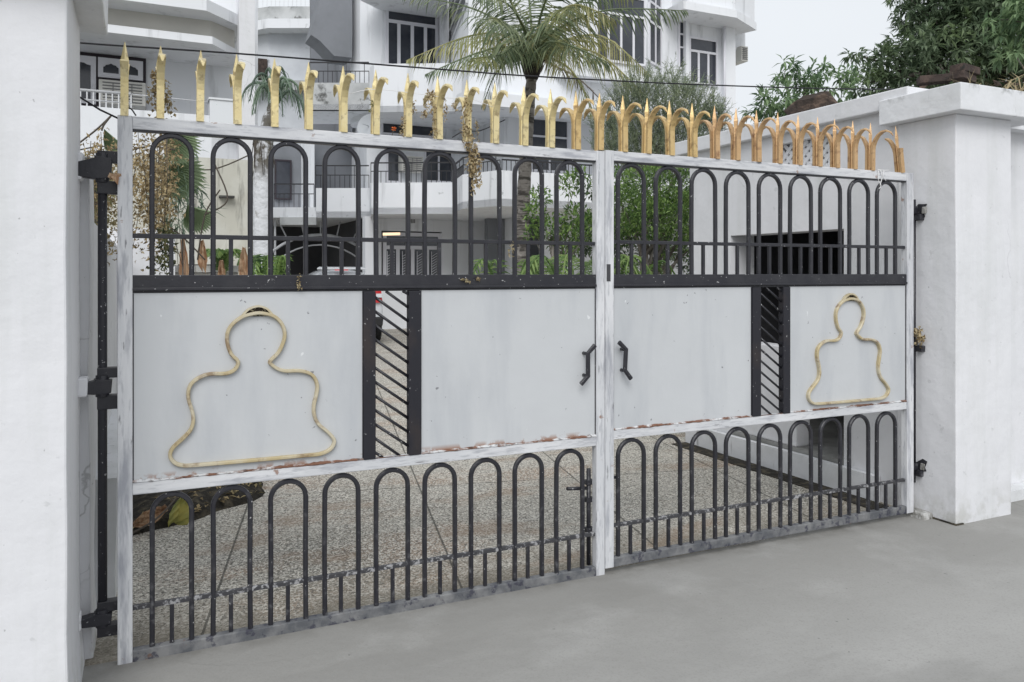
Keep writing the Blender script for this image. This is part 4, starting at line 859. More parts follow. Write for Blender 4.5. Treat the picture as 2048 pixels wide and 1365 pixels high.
# cream yard wall under it
yw = thing('yard_wall', 'cream yard wall with black streaks, seen through the second arch of the gate', 'wall', (.8,9,0))
rough_box(MB(), -.4, Xp(512, 9.2), 9.2, 9.45, 0, zz_(450, 318, 9.2), n=(6,1,6), amp=.03, seed=77).build('wall_face', M['cream'], yw)
a = onY(438, 392, 9.15); b = onY(468, 397, 9.15); MB().box(a.x, b.x, 9.05, 9.2, b.z, a.z).build('slot_ledge', M['stone'], yw)
MB().box(-7, wallx1, 10.6, 10.8, 0, 3.5).build('ground_floor_wall', M['dark'], nb)

# ================================================================ CAR
car = thing('parked_car', 'white hatchback parked tail first in front of the garage, red tail lamp showing', 'car', (*xy(686,18.2),0))
cpos = Vector((*xy(684,16.45),0)); hd = Vector(((cpos-CAM).x, (cpos-CAM).y, 0)).normalized(); hd = Vector((.12,1,0)).normalized(); sd__ = Vector((hd.y,-hd.x,0))
car.location = cpos; car['_w'] = tuple(cpos)
def cw_(x, y, z): return cpos+sd__*x+hd*y+Vector((0,0,z))      # x right, y forward, rear bumper at y=0
def carsec(prof, xs):
    """loft side profile (y,z) across x with tumblehome"""
    pass
body = MB(); W2 = .86
secs = [(0.0,[(.0,.42),(.72,.42),(.8,.5),(.83,.7),(.8,.92),(.74,.96),(.0,.97)]),
        (0.12,[(.0,.3),(.78,.3),(.86,.42),(.875,.7),(.85,.95),(.66,1.42),(.0,1.46)]),
        (0.35,[(.0,.25),(.8,.25),(.87,.4),(.885,.7),(.86,.96),(.66,1.52),(.0,1.58)]),
        (1.4,[(.0,.25),(.82,.25),(.88,.4),(.89,.7),(.87,.96),(.66,1.56),(.0,1.62)]),
        (2.5,[(.0,.25),(.82,.25),(.88,.4),(.89,.7),(.87,.96),(.64,1.5),(.0,1.56)]),
        (3.1,[(.0,.25),(.82,.25),(.88,.4),(.88,.7),(.86,.96),(.76,1.04),(.0,1.1)]),
        (3.8,[(.0,.3),(.78,.3),(.84,.42),(.84,.6),(.8,.8),(.72,.86),(.0,.92)]),
        (3.98,[(.0,.4),(.68,.4),(.74,.46),(.74,.55),(.7,.66),(.64,.7),(.0,.72)])]
vs = []; m_ = None
for (y, s) in secs:
    ring = [(x, z) for x, z in s]+[(-x, z) for x, z in s[::-1][1:-1]]; m_ = len(ring); vs += [cw_(x, y, z) for x, z in ring]
body.add(vs, [(i*m_+k, i*m_+(k+1)%m_, (i+1)*m_+(k+1)%m_, (i+1)*m_+k) for i in range(len(secs)-1) for k in range(m_)]+[tuple(range(m_-1,-1,-1)), tuple(range((len(secs)-1)*m_, len(secs)*m_))], True)
bo_ = body.build('body', M['car'], car); ss = bo_.modifiers.new('s', 'SUBSURF'); ss.levels = 2; ss.render_levels = 2
def quadc(mb, pts, off): mb.add([cw_(*p)+hd*off for p in pts]+[cw_(*p)+hd*(off+.03) for p in pts], [(3,2,1,0),(0,1,5,4),(1,2,6,5),(2,3,7,6),(3,0,4,7)])
mb = MB(); quadc(mb, [(-.6,.06,1.0),(.6,.06,1.0),(.52,.17,1.38),(-.52,.17,1.38)], -.035); mb.build('rear_window', M['glass'], car)
for s in (-1, 1):
    mb = MB(); P4 = [(s*.66,.0,.86),(s*.83,.03,.86),(s*.8,.08,1.2),(s*.69,.07,1.2)]; P4 = P4 if s > 0 else P4[::-1]
    quadc(mb, P4, -.03); mb.ext([cw_(s*.83,.03,.86), cw_(s*.872,.3,.9), cw_(s*.84,.3,1.16), cw_(s*.8,.06,1.2)], sd__*(s*.012)); tl = mb.build('tail_lamp', M['red'], car)
    mb = MB(); quadc(mb, [(s*.7,-.01,.97),(s*.83,.02,.97),(s*.82,.03,1.05),(s*.7,.0,1.05)] if s > 0 else [(s*.7,-.01,1.05),(s*.82,.03,1.05),(s*.83,.02,.97),(s*.7,-.01,.97)], -.036); mb.build('lamp_lens', M['car'], tl)
    for y in (.75, 3.2):
        c = cw_(s*.8, y, .32); w_ = MB(); vs = []
        tb_ = MB().tube([c-sd__*.1, c-sd__*.09, c+sd__*.09, c+sd__*.1], [.28,.32,.32,.28], 24).build('wheel', M['tyre'], car)
        MB().tube([c-sd__*.105, c+sd__*.105], .19, 16).build('rim', M['rim'], tb_)
    mb = MB(); quadc(mb, [(s*.72,.5,1.0),(s*.72,.5,1.001),(s*.7,.6,1.4),(s*.7,.6,1.4)], 0)
mb = MB(); mb.ext([cw_(-.84,-.03,.36), cw_(.84,-.03,.36), cw_(.86,-.05,.56), cw_(-.86,-.05,.56)], hd*.2); mb.build('bumper', M['bumper'], car, bevel=.03)
mb = MB(); mb.ext([cw_(-.26,-.045,.66), cw_(.26,-.045,.66), cw_(.26,-.035,.78), cw_(-.26,-.035,.78)], hd*.05); mb.build('number_plate', M['frame'], car)
mb = MB(); mb.ext([cw_(-.5,.12,1.555), cw_(.5,.12,1.555), cw_(.45,.3,1.585), cw_(-.45,.3,1.585)], Vector((0,0,.03))); mb.build('spoiler', M['car'], car, bevel=.01)
mb = MB(); mb.ext([cw_(-.14,.1,1.535), cw_(.14,.1,1.535), cw_(.14,.11,1.56), cw_(-.14,.11,1.56)], hd*.03); mb.build('brake_lamp', M['red'], car)

# ================================================================ PLANTS
def frond(mb, P, ln, r, droop=.5, n=44, wd=.028, gap=1.0):
    """feather frond: rachis tube plus two rows of narrow leaflets"""
    P = smooth_path([Vector(p) for p in P], False, 8); N_ = len(P)
    mb.tube(P, [.022*(1-i/N_)+.004 for i in range(N_)], 5)
    tot = sum((P[i+1]-P[i]).length for i in range(N_-1))
    for k in range(n):
        t = (.1+.9*k/n)*(N_-1); i = min(int(t), N_-2); p = P[i].lerp(P[i+1], t-i); tg = (P[i+1]-P[i]).normalized()
        s = tg.cross(Vector((0,0,1))); s = s.normalized() if s.length > .05 else RT.copy()
        f = k/n; L_ = ln*(math.sin(math.pi*min(1, .18+f*.82))**.6)*r.uniform(.8,1.12)
        for sg in (1,-1):
            if r.random() > gap: continue
            d = (s*sg*.85+tg*.55+Vector((0,0,-droop*r.uniform(.4,1.2)))+rv(r)*.08).normalized()
            a = p; m1 = p+d*L_*.5; e = m1+(d+Vector((0,0,-droop*1.1))).normalized()*L_*.5; nn = d.cross(Vector((0,0,1))); nn = nn.normalized() if nn.length > .05 else tg; nn = (nn*.5+tg*.5+rv(r)*.2).normalized()*wd*.5
            mb.add([a-nn*.6, a+nn*.6, m1+nn, e, m1-nn], [(0,1,2,4),(4,2,3)])
DP = 12.0
palm = thing('palm_tree', 'tall coconut palm with drooping yellowing fronds in front of the big house', 'palm tree', (*xy(1045,DP),0))
tr_ = [at(1042,743,DP), at(1043,640,DP), at(1044,548,DP), at(1045,440,DP), at(1050,340,DP), at(1055,260,DP), at(1060,190,DP), at(1064,150,DP)]
TP = smooth_path(tr_, False, 8); nT = len(TP)
MB().tube(TP, [(.125-.05*i/nT)*(1+.05*math.sin(i*2.4)) for i in range(nT)], 14).build('trunk', M['palmbark'], palm)
hd_ = MB(); cr = at(1066, 112, DP); r = random.Random(2)
hd_.tube([at(1063,160,DP), at(1065,135,DP), at(1066,105,DP), at(1068,75,DP)], [.09,.16,.15,.07], 12)
for k in range(16):
    d = Vector((r.gauss(0,1), r.gauss(0,1), r.uniform(-.2,1))).normalized(); hd_.tube([cr-Vector((0,0,.15)), cr+d*.22, cr+d*.36+Vector((0,0,.06))], [.03,.035,.015], 5)
hd_.build('crown_shaft', M['palmdark'], palm)
C0 = (1066, 108, 0)
FR = [ # (mid px,py,dd),(tip px,py,dd), len, droop, mat, n
 ((1005,70,-.6),(930,75,-1.0),(812,122,-1.3), .42,.9,'palmy',46),
 ((1010,95,-.8),(950,108,-1.3),(850,150,-1.5), .38,.8,'palm',44),
 ((1000,45,.5),(920,10,.8),(800,-10,1.0), .42,.7,'palm',44),
 ((1030,20,-.4),(985,-50,-.6),(900,-110,-1), .42,.6,'palm',40),
 ((1060,20,.4),(1050,-70,.5),(1020,-170,.8), .42,.5,'palm',40),
 ((1085,20,-.5),(1120,-60,-.9),(1180,-130,-1.2), .42,.6,'palm',40),
 ((1110,40,.3),(1190,-10,.5),(1300,-25,.7), .42,.7,'palm',46),
 ((1120,55,-.6),(1220,20,-1.1),(1375,22,-1.4), .42,.7,'palm',50),
 ((1130,80,.4),(1210,75,.7),(1300,150,.9), .42,.9,'palmy',48),
 ((1120,95,-.5),(1200,110,-.9),(1290,190,-1.2), .42,.9,'palmy',48),
 ((1110,120,-.6),(1150,150,-1.0),(1190,235,-1.2), .34,.8,'palmy',40),
 ((1100,128,.5),(1160,160,.6),(1235,235,.8), .22,.5,'palmd',30),
 ((1030,115,.6),(990,150,.9),(965,215,1), .3,.6,'palm',30),
 ((1040,75,-1.2),(1000,40,-2.2),(960,40,-3.0), .42,.9,'palm',46),
 ((1085,60,-1.2),(1120,20,-2.2),(1150,15,-3.0), .42,.9,'palm',46),
 ((1075,70,1.2),(1100,60,2.0),(1120,110,2.6), .4,.8,'palm',44),
 ((1050,60,1.2),(1020,55,2.0),(990,110,2.6), .4,.8,'palm',44),
 ((1035,90,-.9),(1000,110,-1.3),(940,118,-1.9), .4,1.0,'palm',40),
 ((1100,85,-1.0),(1150,95,-1.6),(1215,125,-2.0), .4,1.0,'palm',42),
 ((1045,50,-.7),(1010,5,-1.1),(950,-5,-1.4), .42,.8,'palm',42),
 ((1095,45,-.7),(1150,10,-1.0),(1230,40,-1.3), .42,.9,'palmy',44),
]
for (a, b, c, ln, dr, mt, n) in FR:
    mb = MB(); frond(mb, [at(C0[0], C0[1], DP), at(a[0], a[1], DP+a[2]), at(b[0], b[1], DP+b[2]), at(c[0], c[1], DP+c[2])], ln*1.4, r, dr, int(n*1.2), .026, gap=.97 if mt != 'palmd' else .6)
    mb.build('frond', M[mt], palm)

def tree(name, lb, cat, base, top, r0, clumps, n_per, ln, wd, m, seed, group=None, fill=.35, up=.3, droop=0, tuft=None, bark='bark'):
    t = thing(name, lb, cat, base, group)
    cs = [(at(*c[0]), c[1]) for c in clumps]
    limbs(base, top, r0, [c[0] for c in cs], seed).build('trunk', M[bark], t)
    crown(cs, n_per, ln, wd, seed, up, fill, droop, tuft=tuft).build('crown', m, t)
    return t
# big mango tree, right
tree('mango_tree', 'big dark green leafy tree above the outbuilding at top right', 'tree', (*xy(2010,13),0), at(1990,150,13), .22,
     [((1975,95,13.),1.05),((1880,130,12.6),.75),((1805,150,12.8),.55),((2080,60,12.6),1.1),((1900,55,13.2),.75),((1840,85,13.),.5),((1960,10,13.),.8),((1885,-10,13.3),.6),((2080,-60,13),1.0),((2060,150,12.5),.7),
      ((1740,165,12.8),.32),((1715,110,13.2),.16),((1772,125,13),.3),((1830,30,13.2),.34),((1810,-10,13.2),.25),((1990,-70,13),.9)], 2500, .18, .05, M['mango'], 21, tuft=7, droop=.35, up=.1)
tree('mango_sapling', 'bright green leafy branches hanging in front of the big dark tree at top right', 'tree', (*xy(2120,10.5),0), at(2110,60,10.5), .1,
     [((2040,70,10.5),.38),((2000,40,10.6),.22),((2080,20,10.4),.45),((2030,110,10.4),.2)], 1800, .19, .05, M['young'], 22, tuft=7, droop=.5, up=.1)
tree('small_tree', 'light green young tree behind the outbuilding roof rubble', 'tree', (*xy(1600,11),0), at(1595,220,11), .06,
     [((1568,140,11.),.2),((1625,150,11.),.26),((1690,150,11.2),.2),((1560,200,10.8),.3),((1610,190,11),.3),((1665,180,11),.28),((1530,215,11),.25),((1580,235,10.8),.3)], 2600, .16, .038, M['young'], 23, tuft=7, droop=.45, up=.2, fill=.2)
# feathery tree
t = thing('bottlebrush_tree', 'feathery grey green tree rising over the spikes in front of the big house', 'tree', (*xy(1320,10),0))
cl_ = [((1280,190,9.8),.26),((1350,190,10.2),.28),((1385,215,9.8),.26),((1330,240,10),.38),((1250,215,10.2),.22),((1410,260,10.2),.25),((1280,280,10),.38),((1360,290,10),.36),((1430,235,10),.12),((1225,300,10),.28),((1300,340,10),.35),((1210,250,10.2),.18)]
limbs((*xy(1320,10),0), at(1315,300,10), .07, [at(*c[0]) for c in cl_], 31).build('trunk', M['bark'], t)
mb = MB(); r = random.Random(33)
for (c, rad) in cl_:
    c = at(*c)
    for _ in range(int(150*rad/.3)):
        q = rv(r)*rad*r.random()**.5; p = c+q; d = (q.normalized()*.5+Vector((0,0,.9))+rv(r)*.5).normalized(); L_ = r.uniform(.14,.3); e = p+d*L_; mb.tube([p, e], [.003,.0015], 3)
        for j in range(16):
            f = j/16; pp = p.lerp(e, f); dd_ = (d*.8+rv(r)*.9).normalized(); add_leaf(mb, pp, dd_, rv(r), r.uniform(.035,.075), .007, .1, .1)
mb.build('crown', M['feather'], t)
# bushes behind the right leaf
tree('garden_tree', 'bushy bright green garden tree behind the right leaf of the gate, left of the outbuilding', 'tree', (*xy(1278,8.6),0), at(1290,470,8.6), .085,
     [((1290,380,8.6),.34),((1250,420,8.5),.3),((1340,370,8.6),.34),((1390,360,8.8),.28),((1360,430,8.5),.34),((1400,430,8.9),.28),((1230,370,8.8),.22),((1300,440,8.4),.28),((1390,490,8.7),.22),((1340,500,8.9),.15),((1240,460,8.8),.24),((1420,400,9),.3)], 11000, .055, .02, M['bush'], 41, fill=.25)
tree('dark_shrub', 'dark shadowed shrub beneath the bright garden tree', 'shrub', (*xy(1330,9.8),0), at(1330,500,9.8), .05,
     [((1250,430,9.8),.4),((1320,450,9.8),.4),((1400,440,10),.4),((1200,470,9.9),.35),((1150,480,10),.25),((1240,510,10),.3),((1390,510,10),.3)], 5500, .08, .03, M['bushd'], 42)
tree('hibiscus_bush', 'loose leafy green bush just right of the palm trunk', 'shrub', (*xy(1100,9),0), at(1105,480,9), .03,
     [((1080,395,9),.13),((1070,430,9),.14),((1140,370,9),.15),((1160,350,9),.1),((1095,460,9),.2),((1150,440,9),.2),((1190,460,9),.2),((1065,470,9),.1),((1130,490,9.2),.18),((1180,380,9.2),.12)], 7000, .075, .03, M['bush'], 43, fill=.1)
# fan palms / ferns low behind gate
def fern(name, lb, base, h, n, ln, m, seed, group=None, spread=.7):
    t = thing(name, lb, 'plant', base, group); r = random.Random(seed); mb = MB(); base = Vector(base)
    for k in range(n):
        a = 2*math.pi*k/n+r.uniform(-.3,.3); d = Vector((math.cos(a), math.sin(a), 0)); s = r.uniform(.7,1.1)*spread
        P = [base+Vector((0,0,h*.1)), base+d*s*.35+Vector((0,0,h*.75)), base+d*s*.75+Vector((0,0,h*.95)), base+d*s*1.15+Vector((0,0,h*.7))]
        frond(mb, P, ln, r, .35, 26, .02)
    mb.build('fronds', m, t); return t
fern('areca_palm', 'bright green feathery palm low behind the gate, just left of the centre post', (*xy(1160,8.0),0), 1.75, 9, .22, M['fern'], 51, spread=.75)
fern('areca_palm', 'small green palm low behind the gate, left of the palm trunk', (*xy(1020,8.6),0), 1.72, 4, .2, M['fern'], 52, spread=.6)
fern('areca_palm', 'green palm leaves behind the right leaf of the gate next to the centre post', (*xy(1235,8.4),0), 1.7, 6, .2, M['bush'], 53, spread=.6)
fern('potted_palm', 'green leaves behind the gate right of the limewashed trunk, near the second and third arches', (*xy(535,8.0),0), 1.75, 8, .16, M['bush'], 54, spread=.3)
# limewashed tree with drooping slender leaves
ot = thing('drooping_tree', 'slim tree with limewashed trunk and drooping slender leaves, behind the second and third arches', 'tree', (*xy(527,9),0))
MB().tube(smooth_path([at(527,809,9), at(526,560,9), at(525,400,9), at(527,300,9), at(535,250,9), at(548,200,9)], False, 4), [.11]*5+[.105]*5+[.1]*5+[.07]*3+[.05]*3, 12).build('trunk', M['trunkwash'], ot)
mb = MB(); r = random.Random(61)
for k in range(13):
    a = 2*math.pi*k/13; c = at(548, 190+r.uniform(-30,30), 9); d = Vector((math.cos(a), math.sin(a), 0)); L_ = r.uniform(.25,.42)
    frond(mb, [c, c+d*L_*.4+Vector((0,0,.18)), c+d*L_*.8+Vector((0,0,.1)), c+d*L_+Vector((0,0,-.16))], .2, r, 1.1, 13, .009)
mb.build('crown', M['oleander'], ot)
rt = MB()
for k in range(70):
    a = r.uniform(0,6.28); q = .1; p = at(526, r.uniform(255,300), 9)+Vector((math.cos(a)*q, math.sin(a)*q, 0)); rt.tube([p, p+Vector((r.gauss(0,.03), r.gauss(0,.03), -r.uniform(.15,.5)))], .003, 4)
rt.build('hanging_roots', M['stick'], ot)
# creepers, left
r = random.Random(71)
mb = MB(); sk = MB()
for px in range(166, 236, 4):
    y0_, y1_ = r.uniform(262,330), r.uniform(430,590) if px < 205 else r.uniform(400,520); d = r.uniform(3.9,4.6)
    P = [at(px+r.uniform(-4,4), y0_, d), at(px+r.uniform(-5,5), (y0_+y1_)/2, d), at(px+r.uniform(-8,8), y1_, d)]; strand(mb, P, 75, .03, .013, .026, r); (sk.tube(P, .0018, 4) if r.random() < .4 else None)
sk.tube([at(160,300,4.3), at(200,292,4.3), at(240,300,4.3)], .004, 5)
vn = thing('dry_creeper', 'dry tan and dark creeper hanging over the garden wall, left of the gate frame', 'creeper', at(200,560,4.3)); mb.build('leaves', M['dryvine'], vn); sk.build('stems', M['stick'], vn)
mb = MB(); sk = MB()
for k in range(34):
    px = r.uniform(268,345); y0_ = r.uniform(258,330); y1_ = r.uniform(380,545); d = r.uniform(4.3,5.2)
    P = [at(px, y0_, d), at(px+r.uniform(-10,10), (y0_+y1_)/2, d), at(px+r.uniform(-12,12), y1_, d)]; strand(mb, P, 60, .03, .014, .032, r); (sk.tube(P, .002, 4) if r.random() < .35 else None)
sk.tube([at(262,300,4.7), at(300,292,4.7), at(350,300,4.7)], .005, 5)
vn = thing('dry_creeper', 'dry brown creeper seen through the first arch, right of the gate frame', 'creeper', at(300,545,4.8)); mb.build('leaves', M['dryvine'], vn); sk.build('stems', M['stick'], vn)
mb = MB()
for k in range(16):
    px = r.choice([172,180,188,312,322,330,338])+r.uniform(-4,4); y0_ = r.uniform(430,470); y1_ = y0_+r.uniform(60,120); d = r.uniform(3.8,4.6); strand(mb, [at(px, y0_, d), at(px, y1_, d)], 34, .03, .016, .014, r)
tag(mb.build('dark_creeper', M['darkvine']), 'dark green trailing ends below the dry creeper, beside the hinge rod', 'creeper')
TW = []
for (a, b, c, d_) in (((140,300),(190,262),(222,232),4.2),((222,232),(208,250),(203,262),4.2),((395,520),(410,430),(440,380),5),((290,420),(360,470),(410,520),5),((330,330),(420,340),(500,310),5.5),((410,430),(455,400),(430,330),5)):
    TW.append(MB().tube(smooth_path([at(*q, d_) for q in (a, b, c)], False, 5), .005, 5).build('bare_twig', M['stick']))
for o, lb in zip(TW, ('grey bare twig rising from the pillar towards the top left corner of the gate frame','short bare twig hanging above the top left hinge','bare twig in the lower left of the second arch','bare twig slanting down between first arch and the dead leaves','long thin bare twig slanting up through the second arch','small curved bare twig in the middle of the second arch')): tag(o, lb, 'twig', 'bare twigs behind the left end of the gate')
tree('slender_plant', 'loose green slender leaves in the right half of the first arch, below the pleated leaves', 'plant', (*xy(365,5.4),0), at(365,470,5.4), .008,
     [((345,330,5.3),.1),((372,370,5.4),.11),((395,420,5.5),.1),((350,440,5.3),.1),((330,390,5.2),.09),((375,300,5.5),.07)], 9000, .1, .012, M['oleander'], 97, droop=.5, up=0, fill=.1)
# pleated fan leaves
def fanleaf(c, ax, up, R_, spread, m, name, lb, n=18, group=None):
    t = MB(); ax = Vector(ax).normalized(); s = ax.cross(Vector(up)).normalized(); nn = s.cross(ax).normalized(); c = Vector(c); vs = [c]
    for k in range(2*n+1):
        a = -spread+2*spread*k/(2*n); rr_ = R_*(1-.12*(k % 2))*(1-.25*abs(a/spread)**2); z = .05*R_*(1 if k % 2 else -1)
        vs.append(c+(ax*math.cos(a)+s*math.sin(a))*rr_*.55+nn*z); 
    for k in range(2*n+1):
        a = -spread+2*spread*k/(2*n); rr_ = R_*(1-.16*(k % 2))*(1-.25*abs(a/spread)**2); vs.append(c+(ax*math.cos(a)+s*math.sin(a))*rr_+nn*(.04*R_*(1 if k % 2 else -1)-.12*R_))
    m2 = 2*n+1; fs = [(0, 1+k, 2+k) for k in range(2*n)]+[(1+k, 1+m2+k, 2+m2+k, 2+k) for k in range(2*n)]
    t.add(vs, fs); return tag(t.build(name, m), lb, 'leaf', group)
fanleaf(at(325,330,5.2), (.7,.1,-.6), (-.5,-.8,.1), .3, .95, M['fan'], 'fan_palm_leaf', 'large pleated green leaf seen through the first arch')
fanleaf(at(375,410,5.1), (.4,.1,-.7), (-.5,-.8,.1), .22, .8, M['fan'], 'fan_palm_leaf', 'small pleated green leaf right of the first arch, under the large one')
fanleaf(at(330,262,5.1), (.5,.0,-.6), (-.5,-.8,.1), .26, .8, M['fan'], 'fan_palm_leaf', 'pleated green leaf just under the top rail inside the first arch')
fanleaf(at(208,258,4.4), (.3,0,-.75), (-.3,-.8,.0), .16, .45, M['fan'], 'fan_palm_leaf', 'narrow dark green leaf left of the gate frame top corner')
# drooping dried leaves over planters
def droopleaf(px, py0, py1, d, w, m, name, lb, group):
    mb = MB(); c0 = at(px, py0, d); c1 = at(px+w*.1, py1, d); n = 8; vs = []; rr_ = random.Random(int(px))
    for i in range(n+1):
        f = i/n; c = c0.lerp(c1, f); hw = w*d/FPX*.5*(.18+.95*f**.7)*(1 if f < .8 else 1-.5*(f-.8)/.2)
        for j in range(5): q = (j-2)/2; vs.append(c+RT*hw*q+FW*(.03*(j % 2)+rr_.uniform(-.01,.01))+Vector((0,0,rr_.uniform(-.012,.012)-(rr_.uniform(0,.07) if i == n else 0))))
    mb.add(vs, [(i*5+j, i*5+j+1, (i+1)*5+j+1, (i+1)*5+j) for i in range(n) for j in range(4)]); tag(mb.build(name, m), lb, 'leaf', group)
G_ = 'dead leaves hanging behind the gate'
droopleaf(366, 478, 562, 6.6, 22, M['dryleaf'], 'dead_leaf', 'thin dead brown leaf hanging right of the first arch, leftmost of the hanging ones', G_)
droopleaf(403, 482, 532, 6.6, 22, M['dryleaf'], 'dead_leaf', 'pale brown dead leaf hanging between the first and second arches', G_)
droopleaf(442, 520, 562, 6.6, 18, M['dryleaf'], 'dead_leaf', 'short dead brown leaf hanging in the left half of the second arch', G_)
droopleaf(487, 495, 560, 6.6, 26, M['dryleaf'], 'dead_leaf', 'dead brown leaf hanging in the right half of the second arch', G_)
fern('pot_plant', 'bright green leaves in the second arch, above the white planter', (at(445,560,6.9).x, at(445,560,6.9).y, 1.45), .26, 7, .1, M['fern'], 56, spread=.18)
pt = thing('planter', 'white rectangular planter box behind the black band of the gate, below the cream wall', 'planter', (*xy(410,7.1),0))
a = xy(272,7.1); MB().box(xy(345,7)[0], xy(480,7)[0], xy(410,7)[1], xy(410,7)[1]+.4, 0, 1.5).build('planter_box', M['pot'], pt, bevel=.01)
a = at(385,505,7); MB().box(xy(345,7)[0]-.03, xy(480,7)[0]+.03, xy(410,7)[1]-.03, xy(410,7)[1]+.43, 1.5, 1.56).build('rim', M['pot'], pt)
MB().box(xy(345,7)[0]+.05, xy(480,7)[0]-.05, xy(410,7)[1]+.05, xy(410,7)[1]+.35, 1.561, 1.57).build('soil', M['soil'], pt)
w2 = thing('garden_wall', 'low white wall behind the first arch of the gate, above the black band', 'wall', (*xy(290,6.6),0))
rough_box(MB(), xy(250,6.4)[0]-.3, xy(352,6.4)[0], xy(300,6.4)[1]+.1, xy(300,6.4)[1]+.3, 0, 1.86, n=(4,1,5), amp=.015, seed=91).build('wall_face', M['plaster'], w2)
# garden bed behind the lower arches
gnd = lambda px, py: (lambda v: (v.x, v.y))(at(px, py, 1.5*FPX/(py-HY)))
be = [gnd(240,1078), gnd(300,1062), gnd(385,1044), gnd(440,1022), gnd(505,1005), gnd(535,985), gnd(520,960), (.6,3.6), (-.05,3.6)]
be2 = [be[i] for i in range(len(be))]; fine = []
for i in range(len(be2)):
    a_, b_ = Vector(be2[i]), Vector(be2[(i+1) % len(be2)])
    for k in range(8): p = a_.lerp(b_, k/8); w_ = noise.noise(Vector((p.x*5, p.y*5, 0)))*.06; fine.append(Vector((p.x+w_, p.y+w_)))
cen = sum(fine, Vector((0,0)))/len(fine); rings = [(1.0,-.005),(.96,.02),(.88,.045),(.72,.07),(.5,.085),(.25,.09)]; vs = []
for (k, z) in rings:
    for p in fine: q = cen+(p-cen)*k; vs.append((q.x, q.y, z+(.03*noise.noise(Vector((q.x*9, q.y*9, 2))) if k < .97 else 0)))
N_ = len(fine); vs.append((cen.x, cen.y, .09))
bd = MB().add(vs, [(i*N_+j, i*N_+(j+1)%N_, (i+1)*N_+(j+1)%N_, (i+1)*N_+j) for i in range(len(rings)-1) for j in range(N_)]+[((len(rings)-1)*N_+j, (len(rings)-1)*N_+(j+1)%N_, len(rings)*N_) for j in range(N_)], True)
structure(bd.build('garden_bed', M['soil']))
r = random.Random(15); lt_ = MB()
for _ in range(260):
    k = r.random()**.5; p = cen+(r.choice(fine)-cen)*k*.98; add_leaf(lt_, Vector((p.x, p.y, .03+.06*(1-k)+r.uniform(0,.03))), Vector((r.gauss(0,1), r.gauss(0,1), r.uniform(-.1,.5))), Vector((0,0,1))+rv(r)*.5, r.uniform(.03,.07), r.uniform(.012,.025))
o = lt_.build('leaf_litter', M['dryvine']); o['kind'] = 'stuff'; tag(o, 'dry brown leaf litter strewn over the garden bed', 'leaf litter')
RK = [(285,975,5.6,.2,'dark stone in the bed behind the leftmost lower arch'),(400,1000,5.3,.13,'dark stone right of the yellow leaf behind the lower arches'),(455,985,5.5,.2,'large dark stone inside the second lower arch'),(490,985,5.9,.16,'dark stone at the right end of the bed'),(370,965,5.9,.2,'dark stone at the back of the bed behind the leaves'),(505,968,6.2,.11,'small dark stone farthest back in the bed')]
for i, (px, py, d, s, lb) in enumerate(RK):
    c = at(px, py, d); rock((c.x, c.y, max(.05, s*.35)), (s, s*.9, s*.62), 60+i, M['stone'], 'stone', lb, 'stone', 'stones in the garden bed')
def bigleaf(px, py, d, L_, W_, ang, m, lb, tilt=.5):
    c = at(px, py, d); mb = MB(); n = 8; vs = []; ax = Vector((math.cos(ang)*math.cos(tilt), math.sin(ang)*math.cos(tilt)*.5, math.sin(tilt))); s = ax.cross(Vector((.3,-.8,.3))).normalized(); nn = s.cross(ax)
    rr_ = random.Random(int(px)); nn.negate() if nn.y > 0 else None
    for i in range(n+1):
        f = i/n; hw = W_*.5*math.sin(math.pi*(.06+.9*f))**.7; p = c+ax*L_*(f-.5)+nn*.04*math.sin(f*4)
        for j in range(7): q = (j-3)/3; vs.append(p+s*hw*q*(1+.12*rr_.uniform(-1,1))+nn*(abs(q)*.04+(.012 if (i+j) % 2 else 0)))
    mb.add(vs, [(i*7+j, i*7+j+1, (i+1)*7+j+1, (i+1)*7+j) for i in range(n) for j in range(6)]); tag(mb.build('fallen_leaf', m), lb, 'leaf', 'big fallen leaves behind the first lower arch')
bigleaf(352, 1028, 4.75, .2, .12, .6, M['yellowleaf'], 'big yellow green leaf propped behind the first lower arch', 1.1)
bigleaf(300, 1033, 4.6, .2, .08, .3, M['dryleaf'], 'pale brown curled leaf left of the yellow leaf', .35)
bigleaf(322, 1022, 4.8, .08, .06, .3, M['dryleaf'], 'small brown leaf scrap between the pale brown and yellow leaves', .9)
bigleaf(566, 1000, 5.4, .08, .04, .3, M['dryleaf'], 'tiny orange brown leaf on the drive inside the third lower arch', .05)
sk = MB(); sk.tube(smooth_path([at(262,1068,4.4), at(310,1040,4.5), at(345,1005,4.7), at(368,975,5)], False, 4), .006, 6)
tag(sk.build('fallen_twig', M['stick']), 'grey brown stem lying across the bed by the yellow leaf', 'twig')
tree('ground_plant', 'small green plants at the back of the garden bed behind the lower arches', 'plant', (*xy(520,6.4),0), at(520,960,6.4), .01, [((510,965,6.2),.07),((545,970,6.6),.05)], 9000, .06, .03, M['bush'], 95)

